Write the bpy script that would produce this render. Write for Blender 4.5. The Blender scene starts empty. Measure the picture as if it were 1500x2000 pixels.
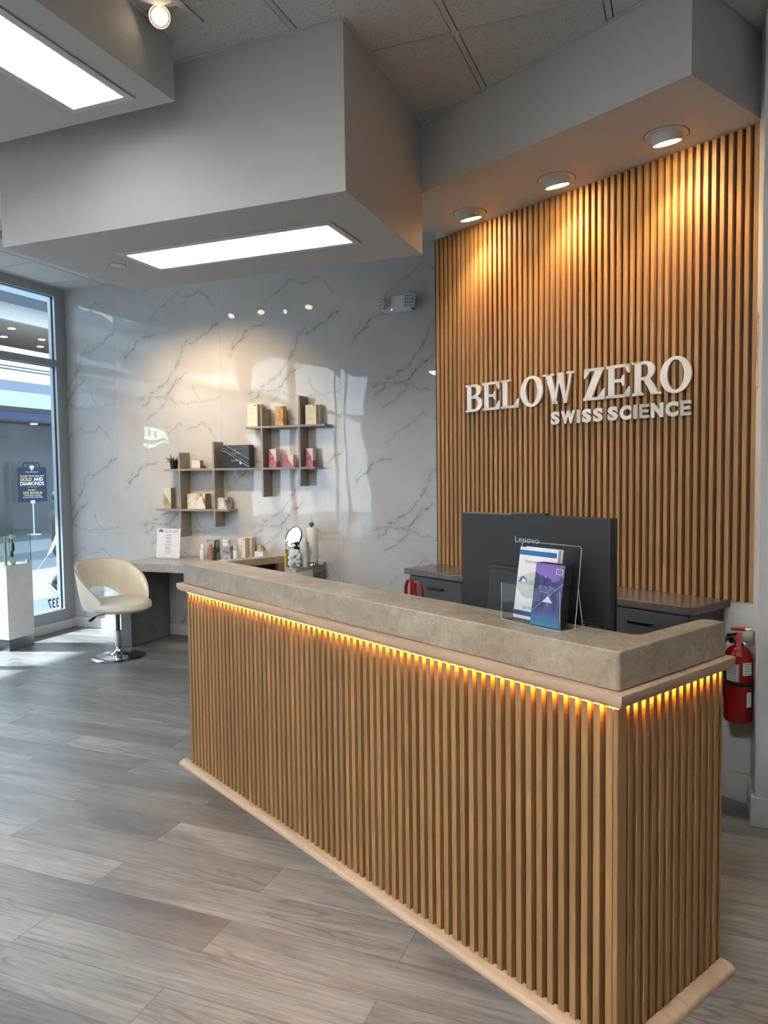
import bpy, bmesh, math, random
from math import sin, cos, pi, radians
from mathutils import Vector, Matrix
random.seed(7)
S = bpy.context.scene
C = S.collection
AL = radians(-28.934)                      # the reception desk and the slatted wall stand turned by this angle
EL = Vector((cos(AL), sin(AL), 0)); ER = Vector((-sin(AL), cos(AL), 0))
def LR(l, r, z=0.0):
    p = EL*l + ER*r
    return (p.x, p.y, z)

# ---------------------------------------------------------------- materials
def s2l(c):
    return c/12.92 if c <= .04045 else ((c+.055)/1.055)**2.4
def rgb(*c):
    if max(c) > 1.001: c = [v/255 for v in c]
    return tuple(s2l(v) for v in c) + (1,)
class N:
    def __init__(s, name):
        s.m = bpy.data.materials.new(name); s.m.use_nodes = True
        s.t = s.m.node_tree; s.n = s.t.nodes; s.l = s.t.links
        s.b = s.n['Principled BSDF']
    def set(s, **k):
        for a, v in k.items():
            i = s.b.inputs[a.replace('_', ' ')]
            if isinstance(v, bpy.types.NodeSocket): s.l.new(v, i)
            else: i.default_value = v
        return s
    def link(s, v, i):
        if isinstance(v, bpy.types.NodeSocket): s.l.new(v, i)
        elif v is not None: i.default_value = v
    def co(s, scale=(1,1,1), kind='Object', loc=(0,0,0), rot=(0,0,0)):
        t = s.n.new('ShaderNodeTexCoord'); m = s.n.new('ShaderNodeMapping')
        s.l.new(t.outputs[kind], m.inputs[0]); m.inputs['Scale'].default_value = scale
        m.inputs['Location'].default_value = loc; m.inputs['Rotation'].default_value = rot
        return m.outputs[0]
    def geo(s):
        return s.n.new('ShaderNodeNewGeometry').outputs['Position']
    def mapv(s, v, scale=(1,1,1), loc=(0,0,0), rot=(0,0,0)):
        m = s.n.new('ShaderNodeMapping'); s.l.new(v, m.inputs[0])
        m.inputs['Scale'].default_value = scale; m.inputs['Location'].default_value = loc; m.inputs['Rotation'].default_value = rot
        return m.outputs[0]
    def noise(s, v, scale=5, detail=3, rough=.5, dist=0, out=0):
        t = s.n.new('ShaderNodeTexNoise'); s.link(v, t.inputs['Vector'])
        t.inputs['Scale'].default_value = scale; t.inputs['Detail'].default_value = detail
        t.inputs['Roughness'].default_value = rough; t.inputs['Distortion'].default_value = dist
        return t.outputs[out]
    def vor(s, v, scale=5, out=0):
        t = s.n.new('ShaderNodeTexVoronoi'); s.link(v, t.inputs['Vector']); t.inputs['Scale'].default_value = scale
        return t.outputs[out]
    def ma(s, op, a, b=None, c=None, clamp=False):
        t = s.n.new('ShaderNodeMath'); t.operation = op; t.use_clamp = clamp
        s.link(a, t.inputs[0]); s.link(b, t.inputs[1]); s.link(c, t.inputs[2])
        return t.outputs[0]
    def vm(s, op, a, b=None, c=None, out=0):
        t = s.n.new('ShaderNodeVectorMath'); t.operation = op
        s.link(a, t.inputs[0])
        if b is not None: s.link(b, t.inputs[1])
        if c is not None: s.link(c, t.inputs[2])
        return t.outputs[out]
    def sep(s, v):
        t = s.n.new('ShaderNodeSeparateXYZ'); s.l.new(v, t.inputs[0]); return t.outputs
    def comb(s, x=0, y=0, z=0):
        t = s.n.new('ShaderNodeCombineXYZ')
        for i, v in enumerate((x, y, z)): s.link(v, t.inputs[i])
        return t.outputs[0]
    def ramp(s, f, stops, interp='LINEAR'):
        t = s.n.new('ShaderNodeValToRGB'); s.link(f, t.inputs[0]); cr = t.color_ramp; cr.interpolation = interp
        while len(cr.elements) < len(stops): cr.elements.new(.5)
        for e, (p, c) in zip(cr.elements, stops):
            e.position = p; e.color = c if isinstance(c, tuple) else (c, c, c, 1)
        return t.outputs[0]
    def mix(s, f, a, b, mode='MIX'):
        t = s.n.new('ShaderNodeMix'); t.data_type = 'RGBA'; t.blend_type = mode
        s.link(f, t.inputs[0]); s.link(a, t.inputs[6]); s.link(b, t.inputs[7])
        return t.outputs[2]
    def mr(s, v, a, b, c, d, smooth=False):
        t = s.n.new('ShaderNodeMapRange'); s.link(v, t.inputs[0])
        if smooth: t.interpolation_type = 'SMOOTHSTEP'
        for i, q in enumerate((a, b, c, d)): t.inputs[i+1].default_value = q
        return t.outputs[0]
    def bump(s, h, strength=.3, dist=.002):
        t = s.n.new('ShaderNodeBump'); s.l.new(h, t.inputs['Height'])
        t.inputs['Strength'].default_value = strength; t.inputs['Distance'].default_value = dist
        s.l.new(t.outputs[0], s.b.inputs['Normal']); return s

def plain(name, c, rough=.5, metal=0, spec=.5, var=.0, **k):
    q = N(name); q.set(Roughness=rough, Metallic=metal, **{'Specular_IOR_Level': spec})
    col = rgb(*c)
    v = max(var, .03)
    a = tuple(x*(1-v) for x in col[:3])+(1,); b = tuple(min(1, x*(1+v)) for x in col[:3])+(1,)
    q.set(Base_Color=q.ramp(q.noise(q.co(), 14, 3), [(.3, a), (.7, b)]))
    q.set(**k)
    return q.m
def emis(name, c, strength, extra=None):
    q = N(name); q.set(Base_Color=rgb(*c), Emission_Color=rgb(*c), Emission_Strength=strength)
    return q.m
def glass(name, tint=(1,1,1), rough=.0, refl=1.0):
    q = N(name); q.n.remove(q.b)
    tr = q.n.new('ShaderNodeBsdfTransparent'); tr.inputs[0].default_value = tint+(1,)
    gl = q.n.new('ShaderNodeBsdfGlossy'); gl.inputs['Roughness'].default_value = rough
    g = q.n.new('ShaderNodeNewGeometry')
    c = q.ma('ABSOLUTE', q.vm('DOT_PRODUCT', g.outputs['Normal'], g.outputs['Incoming'], out=1))
    f = q.ma('ADD', .04, q.ma('MULTIPLY', q.ma('POWER', q.ma('SUBTRACT', 1, c, clamp=True), 5), .96))
    mx = q.n.new('ShaderNodeMixShader'); q.l.new(q.ma('MULTIPLY', f, refl, clamp=True), mx.inputs[0])
    q.l.new(tr.outputs[0], mx.inputs[1]); q.l.new(gl.outputs[0], mx.inputs[2])
    q.l.new(mx.outputs[0], q.n['Material Output'].inputs[0])
    return q.m

def m_wall(name, c, bump=.15):
    q = N(name); p = q.geo(); col = rgb(*c)
    n = q.noise(p, 1.3, 3)
    q.set(Base_Color=q.ramp(n, [(.3, tuple(x*.97 for x in col[:3])+(1,)), (.7, col)]), Roughness=.62)
    q.bump(q.noise(p, 240, 2), bump, .001); return q.m
def m_oak(name, base, grain_axis='z', rough=.5, dark=.72, light=1.12, per=False):
    q = N(name)
    sc = {'z': (60, 60, 2.2), 'x': (2.2, 60, 60)}[grain_axis]
    v = q.co(sc)
    n = q.noise(v, 1.6, 5, .62, .6)
    f = q.noise(q.mapv(v, (7, 7, 1.5)), 2.5, 2, .6)
    col = rgb(*base)
    g = q.ramp(n, [(.28, tuple(x*dark for x in col[:3])+(1,)), (.5, col), (.74, tuple(min(1, x*light) for x in col[:3])+(1,))])
    g = q.mix(q.mr(f, .45, .8, 0, .45), g, tuple(x*dark*.8 for x in col[:3])+(1,))
    if per:   # every slat its own shade
        x = q.sep(q.co())[0]
        idx = q.ma('FLOOR', q.ma('DIVIDE', x, .0377))
        w = q.n.new('ShaderNodeTexWhiteNoise'); w.noise_dimensions = '1D'; q.l.new(idx, w.inputs['W'])
        hs = q.n.new('ShaderNodeHueSaturation'); q.l.new(g, hs.inputs['Color'])
        q.l.new(q.mr(w.outputs[0], 0, 1, .86, 1.1), hs.inputs['Value']); g = hs.outputs[0]
    q.set(Base_Color=g, Roughness=rough); q.bump(f, .12, .0005); return q.m
def m_floor():
    q = N('grey_plank_floor'); p = q.geo(); x, y, z = q.sep(p)
    W, Ln = .178, 1.22
    ry = q.ma('DIVIDE', q.ma('SUBTRACT', y, 1.735), W); row = q.ma('FLOOR', ry); fy = q.ma('SUBTRACT', ry, row)
    odd = q.ma('ABSOLUTE', q.ma('MODULO', row, 2))
    rx = q.ma('ADD', q.ma('DIVIDE', q.ma('SUBTRACT', x, -2.02), Ln), q.ma('MULTIPLY', odd, .5))
    ix = q.ma('FLOOR', rx); fx = q.ma('SUBTRACT', rx, ix)
    wn = q.n.new('ShaderNodeTexWhiteNoise'); wn.noise_dimensions = '2D'; q.l.new(q.comb(ix, row), wn.inputs['Vector'])
    r = wn.outputs['Value']; rc = wn.outputs['Color']
    off = q.vm('MULTIPLY', rc, (37, 41, 13))
    v = q.vm('ADD', p, off)
    big = q.noise(q.mapv(v, (.55, 3.2, 1)), 1.6, 4, .6, .9)             # soft light/dark drifts in a plank
    grain = q.noise(q.mapv(v, (3.0, 70, 1)), 1.5, 6, .68, .5)
    fine = q.noise(q.mapv(v, (14, 260, 1)), 1.4, 3, .7)
    # cathedral figure: warped rings stretched along the plank
    rn = q.noise(q.mapv(v, (.8, 5.5, 1)), 1.3, 2, .4, .3)
    rings = q.ma('ABSOLUTE', q.ma('SUBTRACT', q.ma('FRACT', q.ma('MULTIPLY', rn, 16)), .5))
    msk = q.mr(q.noise(q.mapv(v, (.9, 3.5, 1), (9, 3, 0)), 1.3, 2), .46, .62, 0, 1, True)
    knot = q.mr(q.vor(q.mapv(v, (.75, 3.6, 1)), 1.0), .0, .16, 1, 0, True)
    base = q.ramp(big, [(.25, rgb(101,101,102)), (.42, rgb(130,130,130)), (.58, rgb(154,153,152)), (.75, rgb(179,178,175))])
    tone = q.ramp(r, [(0, rgb(200,198,198)), (.35, rgb(226,224,222)), (.7, rgb(240,239,237)), (1, rgb(250,249,247))])
    c = q.mix(1, base, tone, 'MULTIPLY')
    c = q.mix(q.mr(grain, .45, .66, 0, .6), c, rgb(92,88,87))
    c = q.mix(q.mr(fine, .55, .85, 0, .28), c, rgb(196,194,190))
    c = q.mix(q.ma('MULTIPLY', q.mr(rings, .0, .18, .75, 0), msk), c, rgb(92,84,80))
    c = q.mix(q.ma('MULTIPLY', knot, .55), c, rgb(84,74,70))
    ey = q.ma('MULTIPLY', q.ma('MINIMUM', fy, q.ma('SUBTRACT', 1, fy)), W)
    ex = q.ma('MULTIPLY', q.ma('MINIMUM', fx, q.ma('SUBTRACT', 1, fx)), Ln)
    e = q.ma('MINIMUM', ex, ey); gap = q.mr(e, .0008, .0022, 1, 0)
    c = q.mix(q.ma('MULTIPLY', gap, .65), c, rgb(62,57,55))
    rr = q.mr(grain, .2, .8, .3, .42)
    q.set(Base_Color=c, Roughness=rr, Specular_IOR_Level=.5)
    h = q.ma('SUBTRACT', q.ma('MULTIPLY', fine, .25), q.ma('MULTIPLY', gap, 1.4))
    q.bump(h, .25, .0012); return q.m
VEINS = [([(0.442,0.683),(0.372,0.663),(0.279,0.639),(0.235,0.577),(0.169,0.53),(0.125,0.501),(0.098,0.441)],1.0),
([(0.215,0.657),(0.141,0.559),(0.118,0.508)],0.4),
([(0.83,1.093),(0.729,1.042),(0.633,0.952),(0.501,0.902),(0.402,0.822)],0.4),
([(0.842,0.60),(0.784,0.545),(0.756,0.445),(0.742,0.396),(0.687,0.323),(0.59,0.201),(0.464,0.157),(0.407,0.134)],0.75),
([(0.829,0.313),(0.741,0.243),(0.672,0.17),(0.602,0.11),(0.533,0.114),(0.364,0.097),(0.292,0.082)],1.0),
([(0.602,0.100),(0.56,0.022),(0.50,-0.018)],0.9),([(0.56,1.222),(0.461,1.162),(0.39,1.113)],0.9),
([(0.406,0.082),(0.377,0.031),(0.327,-0.005)],0.8),
([(0.65,0.082),(0.725,0.039),(0.833,0.008),(1.0,.03)],0.6),
([(1.182,0.731),(1.107,0.698),(1.031,0.637),(0.924,0.566),(0.842,0.60)],0.8),
([(0.885,0.189),(0.945,0.077),(1.035,0.032),(1.193,0.064)],0.45),
([(0.749,1.034),(0.817,0.993),(0.917,0.996),(0.994,1.035),(1.097,0.951),(1.141,0.887)],0.55)]
def m_marble(name='white_marble_tile'):
    q = N(name); p = q.geo(); x, y, z = q.sep(p)
    ux = q.ma('DIVIDE', q.ma('SUBTRACT', x, -2.685), 1.2); uz = q.ma('DIVIDE', q.ma('SUBTRACT', z, .955), 1.2)
    jx = q.ma('FRACT', q.ma('ADD', ux, 40)); fz = q.ma('FRACT', q.ma('ADD', uz, 40))
    loc = q.comb(q.ma('MULTIPLY', jx, 1.2), q.ma('MULTIPLY', fz, 1.2), 0)
    n1 = q.vm('SUBTRACT', q.noise(loc, 5, 4, .6, 0, 1), (.5, .5, .5))
    n2 = q.vm('SUBTRACT', q.noise(loc, 34, 3, .6, 0, 1), (.5, .5, .5))
    w = q.vm('ADD', loc, q.vm('ADD', q.vm('MULTIPLY', n1, (.12, .12, 0)), q.vm('MULTIPLY', n2, (.035, .035, 0))))
    w = q.vm('MULTIPLY', w, (1, 1, 0))
    D = None
    for pts, s in VEINS:
        for (ax, ay), (bx, by) in zip(pts, pts[1:]):
            ba = (bx-ax, by-ay, 0); L2 = ba[0]**2+ba[1]**2
            pa = q.vm('SUBTRACT', w, (ax, ay, 0))
            t = q.ma('MULTIPLY', q.vm('DOT_PRODUCT', pa, ba, out=1), 1/L2, clamp=True)
            qv = q.comb(q.ma('MULTIPLY', t, ba[0]), q.ma('MULTIPLY', t, ba[1]), 0)
            d = q.vm('DISTANCE', pa, qv, out=1)
            d = q.ma('ADD', q.ma('MULTIPLY', d, 1/s), (1-s)*.003)
            D = d if D is None else q.ma('MINIMUM', D, d)
    br = q.mr(q.noise(loc, 13, 4, .65), .36, .6, .0, 1)
    sharp = q.ma('MULTIPLY', q.mr(D, .0, .009, 1, 0, True), br)
    halo = q.ma('MULTIPLY', q.mr(D, .0, .055, 1, 0, True), q.mr(q.noise(loc, 16, 4, .7), .35, .75, 0, .55))
    # faint all-over web of hair veins
    nn = q.noise(q.mapv(loc, (1.0, .55, 1), (0, 0, 0), (0, 0, .6)), 3.2, 6, .6, .8)
    web = q.ma('MULTIPLY', q.mr(q.ma('ABSOLUTE', q.ma('SUBTRACT', nn, .5)), 0, .012, .38, 0), q.mr(q.noise(loc, 2.3, 2), .5, .7, 0, 1))
    col = q.ramp(q.noise(loc, 1.8, 4, .6), [(.3, rgb(188,188,187)), (.7, rgb(204,203,202))])
    col = q.mix(halo, col, rgb(134,136,140)); col = q.mix(web, col, rgb(150,152,156)); col = q.mix(q.ma('MULTIPLY', sharp, .72), col, rgb(70,72,76))
    # joints: every 1.2 m across, one at 0.955 m up
    ex = q.ma('MULTIPLY', q.ma('MINIMUM', jx, q.ma('SUBTRACT', 1, jx)), 1.2)
    ez = q.ma('ABSOLUTE', q.ma('SUBTRACT', z, .955))
    jt = q.mr(q.ma('MINIMUM', ex, ez), .0006, .0018, .55, 0)
    col = q.mix(jt, col, rgb(120,122,124))
    q.set(Base_Color=col, Roughness=.018, Specular_IOR_Level=.62)
    # slabs are not dead flat: slow waves and a slight roll-off at the vertical joints
    wav = q.noise(q.mapv(p, (1, 1, .7)), 1.7, 2, .4)
    roll = q.ma('POWER', q.mr(ex, 0, .12, 1, 0), 3)
    h = q.ma('SUBTRACT', wav, q.ma('MULTIPLY', roll, .09))
    q.bump(h, 1.0, .010); return q.m
def m_stone():
    q = N('beige_stone'); v = q.co()
    w = q.vm('ADD', v, q.vm('MULTIPLY', q.vm('SUBTRACT', q.noise(v, 9, 4, .6, 0, 1), (.5,.5,.5)), (.14,.14,.14)))
    a = q.noise(q.mapv(w, (.8, 1, 2.4)), 4, 7, .66, .4); b = q.noise(w, 26, 6, .72, 1.2)
    vein = q.mr(q.ma('ABSOLUTE', q.ma('SUBTRACT', q.noise(q.mapv(w, (.8, 1, 1.7)), 6, 5, .62, 1.4), .5)), 0, .022, .55, 0)
    c = q.ramp(a, [(.25, rgb(142,126,106)), (.5, rgb(166,151,130)), (.75, rgb(186,172,152))])
    c = q.mix(q.mr(b, .48, .7, 0, .5), c, rgb(124,110,92)); c = q.mix(q.ma('MULTIPLY', vein, .5), c, rgb(116,102,84))
    c = q.mix(q.mr(q.vor(v, 90), 0, .16, .5, 0), c, rgb(198,190,176))
    q.set(Base_Color=c, Roughness=.26, Specular_IOR_Level=.5); return q.m
def m_laminate(name, c1, c2, rough=.35):
    q = N(name); v = q.co()
    a = q.noise(q.mapv(v, (1, 1, 1)), 3.2, 7, .64, .7)
    vein = q.mr(q.ma('ABSOLUTE', q.ma('SUBTRACT', q.noise(v, 2.2, 6, .6, 1.1), .5)), 0, .02, .4, 0)
    c = q.ramp(a, [(.3, rgb(*c1)), (.7, rgb(*c2))]); c = q.mix(vein, c, tuple(x*1.5 for x in rgb(*c2)[:3])+(1,))
    q.set(Base_Color=c, Roughness=rough); return q.m
def m_ceiling():
    q = N('speckled_ceiling_tile'); p = q.geo()
    a = q.mr(q.vor(q.vm('ADD', p, q.vm('MULTIPLY', q.noise(p, 60, 2, .5, 0, 1), (.02,.02,0))), 75), .0, .3, 1, 0, True)
    m = q.mr(q.noise(p, 60, 2), .42, .54, 0, 1)
    f = q.noise(p, 380, 2)
    hole = q.ma('MULTIPLY', a, m)
    c = q.mix(q.ma('MULTIPLY', hole, .9), q.ramp(f, [(.35, rgb(200,197,193)), (.65, rgb(228,225,221))]), rgb(72,68,66))
    q.set(Base_Color=c, Roughness=.9, Specular_IOR_Level=.1)
    q.bump(q.ma('SUBTRACT', f, q.ma('MULTIPLY', hole, 2)), .5, .0015); return q.m
def m_box_art(name, kind):
    """printed cartons: one vein/marbling pattern each"""
    q = N(name); v = q.co()
    w = q.vm('ADD', v, q.vm('MULTIPLY', q.vm('SUBTRACT', q.noise(v, 14, 4, .6, 0, 1), (.5,.5,.5)), (.05,.05,.05)))
    x, y, z = q.sep(w)
    if kind == 'pink':
        d = q.ma('ADD', x, q.ma('MULTIPLY', z, .62))
        c = q.ramp(q.noise(w, 22, 5, .6), [(.3, rgb(140,62,84)), (.7, rgb(186,116,130))])
        c = q.mix(q.mr(d, .105, .107, 0, 1), c, rgb(222,198,200))
        c = q.mix(q.mr(q.ma('ABSOLUTE', q.ma('SUBTRACT', d, .106)), 0, .003, 1, 0), c, rgb(110,40,60))
    elif kind == 'black':
        d = q.ma('ADD', q.ma('MULTIPLY', x, .55), z)
        c = q.ramp(q.noise(w, 9, 5, .6), [(.35, rgb(8,8,12)), (.75, rgb(24,24,30))])
        c = q.mix(q.mr(d, .19, .27, 0, .8), c, rgb(72,72,76))
        for o, ww in ((.165, .004), (.19, .0022), (.235, .003)):
            c = q.mix(q.mr(q.ma('ABSOLUTE', q.ma('SUBTRACT', d, o)), 0, ww, .9, 0), c, rgb(206,206,210))
    elif kind == 'grey':
        c = q.ramp(q.noise(w, 16, 6, .65, 1.2), [(.36, rgb(60,62,66)), (.46, rgb(140,142,144)), (.6, rgb(205,206,208))])
    elif kind == 'whitegrey':
        c = q.ramp(q.noise(w, 12, 6, .65, .9), [(.36, rgb(140,142,146)), (.46, rgb(214,214,216)), (.6, rgb(232,232,232))])
        c = q.mix(q.mr(q.ma('ADD', x, q.ma('MULTIPLY', z, .4)), .115, .118, 0, 1), c, q.ramp(q.noise(w, 20, 6, .65, 1.2), [(.4, rgb(60,62,66)), (.6, rgb(190,191,193))]))
    elif kind == 'goldm':
        c = q.ramp(q.noise(w, 12, 5, .6, .7), [(.38, rgb(190,176,140)), (.5, rgb(226,220,206)), (.7, rgb(238,235,228))])
        d = q.ma('SUBTRACT', x, q.ma('MULTIPLY', q.ma('SUBTRACT', .14, z), .45))
        c = q.mix(q.mr(q.ma('ABSOLUTE', q.ma('SUBTRACT', d, .155)), .012, .018, 1, 0), c, q.ramp(q.noise(w, 30, 4), [(.4, rgb(160,104,40)), (.6, rgb(216,174,96))]))
    elif kind == 'gold':
        c = q.ramp(q.noise(w, 34, 5, .6, .6), [(.3, rgb(150,106,48)), (.5, rgb(196,152,84)), (.7, rgb(224,190,130))])
    elif kind == 'beige':
        d = q.ma('ADD', x, q.ma('MULTIPLY', z, .8))
        c = q.mix(q.mr(d, .115, .118, 0, 1), q.ramp(q.noise(w, 18, 4), [(.4, rgb(150,134,100)), (.6, rgb(178,164,130))]), rgb(214,206,188))
    q.set(Base_Color=c, Roughness=.35); return q.m

M = {}
M['floor'] = m_floor(); M['marble'] = m_marble(); M['stone'] = m_stone(); M['tile'] = m_ceiling()
M['white_wall'] = m_wall('white_painted_wall', (206,204,203)); M['bulk'] = m_wall('white_painted_bulkhead', (199,197,194))
M['base'] = plain('white_baseboard_paint', (214,213,212), .35)
M['tbar'] = plain('ceiling_grid_metal', (205,203,200), .45)
M['void'] = plain('dark_void', (16,15,15), .9)
M['slat'] = m_oak('oak_slat', (169,128,82), 'z', .48, per=True)
M['groove'] = m_oak('oak_groove_backing', (86,55,28), 'z', .6)
M['oak_trim'] = m_oak('pale_oak_trim', (212,180,150), 'x', .45, .82, 1.08)
M['alu'] = plain('grey_window_aluminium', (158,163,167), .4, .1)
M['alu_lit'] = plain('lit_window_return', (196,206,214), .35, .2)  # paler copy of the frame metal, daylight put into its colour
M['gasket'] = plain('black_rubber_gasket', (14,16,18), .6)
M['glass'] = glass('window_glass', (.93,.97,.98)); M['acrylic'] = glass('clear_acrylic', (.97,.98,.98), 0, .6)
M['caseglass'] = glass('display_case_glass', (.95,.985,.975))
M['edge'] = plain('acrylic_edge', (236,238,240), .15); M['gedge'] = plain('green_glass_edge', (60,112,100), .12)
M['black'] = plain('black_plastic', (22,22,24), .42); M['blackm'] = plain('black_metal_handle', (20,20,22), .35, .4)
M['chrome'] = plain('chrome', (225,228,232), .06, 1.0); M['dchrome'] = plain('dark_brushed_metal', (92,92,92), .28, 1.0)
M['leather'] = plain('cream_leather', (238,229,208), .36, var=.04)
M['leather2'] = plain('cream_leather_seam', (196,186,168), .5)
M['white'] = plain('white_lacquer', (226,227,230), .25); M['silver'] = plain('brushed_steel_plinth', (170,174,180), .25, .9)
M['monitor'] = plain('charcoal_monitor_shell', (40,41,44), .5); M['monitor2'] = plain('monitor_bezel_edge', (18,18,20), .4)
M['badge'] = plain('silver_badge', (178,180,184), .3, .5)
M['cab'] = plain('slate_grey_cabinet', (66,68,71), .45); M['cabtop'] = m_laminate('brown_grey_worktop', (84,76,74), (98,90,86), .24)
M['desk'] = m_laminate('grey_stone_laminate', (150,148,146), (170,168,166), .3); M['desk_shaded'] = m_laminate('shaded_grey_stone_laminate', (104,104,106), (128,128,130), .4)  # leg copy is the desk laminate darkened to paint in its shade
M['shelf'] = m_laminate('taupe_shelf_laminate', (136,128,119), (152,144,134), .42)
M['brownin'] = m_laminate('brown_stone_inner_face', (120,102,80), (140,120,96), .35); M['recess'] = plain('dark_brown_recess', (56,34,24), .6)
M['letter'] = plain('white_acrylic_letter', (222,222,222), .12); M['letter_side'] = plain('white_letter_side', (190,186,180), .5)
M['red'] = plain('fire_red_paint', (134,8,12), .2); M['redp'] = plain('red_plastic', (150,22,26), .35)
M['yellow'] = plain('yellow_tag', (214,180,40), .4); M['label'] = plain('silver_label', (190,190,190), .4); M['ink'] = plain('black_ink', (24,24,26), .5)
M['paper'] = plain('white_paper', (226,226,228), .6); M['blue'] = plain('brochure_blue', (40,104,160), .4); M['navy'] = plain('brochure_navy', (48,76,130), .4)
M['greyink'] = plain('grey_ink', (120,122,126), .5); M['sage'] = plain('pale_sage_print', (196,196,184), .5)
def troffer_mat():
    q = N('prismatic_troffer_lens'); x, y, z = q.sep(q.co())
    f = [q.ma('ABSOLUTE', q.ma('SUBTRACT', q.ma('FRACT', q.ma('MULTIPLY', a, 85)), .5)) for a in (x, y)]
    d = q.mr(q.ma('ADD', f[0], f[1]), .22, .55, 1, 0)
    st = q.ma('ADD', .50, q.ma('MULTIPLY', q.ma('POWER', d, 2), TROF))
    q.set(Base_Color=rgb(240,242,246), Emission_Color=(1, .99, .98, 1), Emission_Strength=st, Roughness=.4); return q.m
TROF = 60.0
M['troffer'] = troffer_mat()
M['bulb'] = emis('warm_lamp_face', (255,218,160), 48); M['spotbulb'] = emis('warm_spot_face', (255,232,196), 9)
M['fixture'] = plain('white_fixture', (214,212,208), .4)
M['cream'] = plain('cream_carton', (232,222,202), .45); M['cream_shaded'] = plain('cream_carton_shaded_side', (206,196,178), .5)  # side tone is the cream darkened, shade put into the colour
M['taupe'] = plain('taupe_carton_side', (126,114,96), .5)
for k in ('pink','black','grey','whitegrey','goldm','gold','beige'): M['art_'+k] = m_box_art('carton_print_'+k, k)
M['whitep'] = plain('white_plastic', (226,226,224), .35); M['mirror'] = plain('mirror_glass', (236,242,246), .02, 1.0)
M['leaf'] = plain('dark_green_leaf', (52,66,44), .5, var=.3); M['soil'] = plain('plant_soil', (40,30,24), .9)
M['peach'] = plain('peach_cream', (214,166,118), .4); M['rosegold'] = plain('rose_plastic', (178,112,98), .3); M['goldmetal'] = plain('gold_metal', (220,176,60), .2, 1.0)
M['skin'] = plain('skin', (202,156,132), .55, var=.05); M['cloth'] = plain('charcoal_cloth', (17,18,22), .85, var=.15); M['denim'] = plain('dark_trousers', (30,36,44), .85, var=.12)
M['hair'] = plain('black_hair', (20,18,18), .6)
def led():
    q = N('led_strip'); x, y, z = q.sep(q.co())
    f = q.ma('FRACT', q.ma('MULTIPLY', q.ma('ADD', x, y), 60))
    s = q.mr(q.ma('ABSOLUTE', q.ma('SUBTRACT', f, .5)), .1, .25, 1, .2)
    q.set(Base_Color=rgb(255,220,150), Emission_Color=rgb(255,178,70), Emission_Strength=q.ma('MULTIPLY', s, LED_POWER)); return q.m
LED_POWER = 360.0
M['led'] = led()

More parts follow.
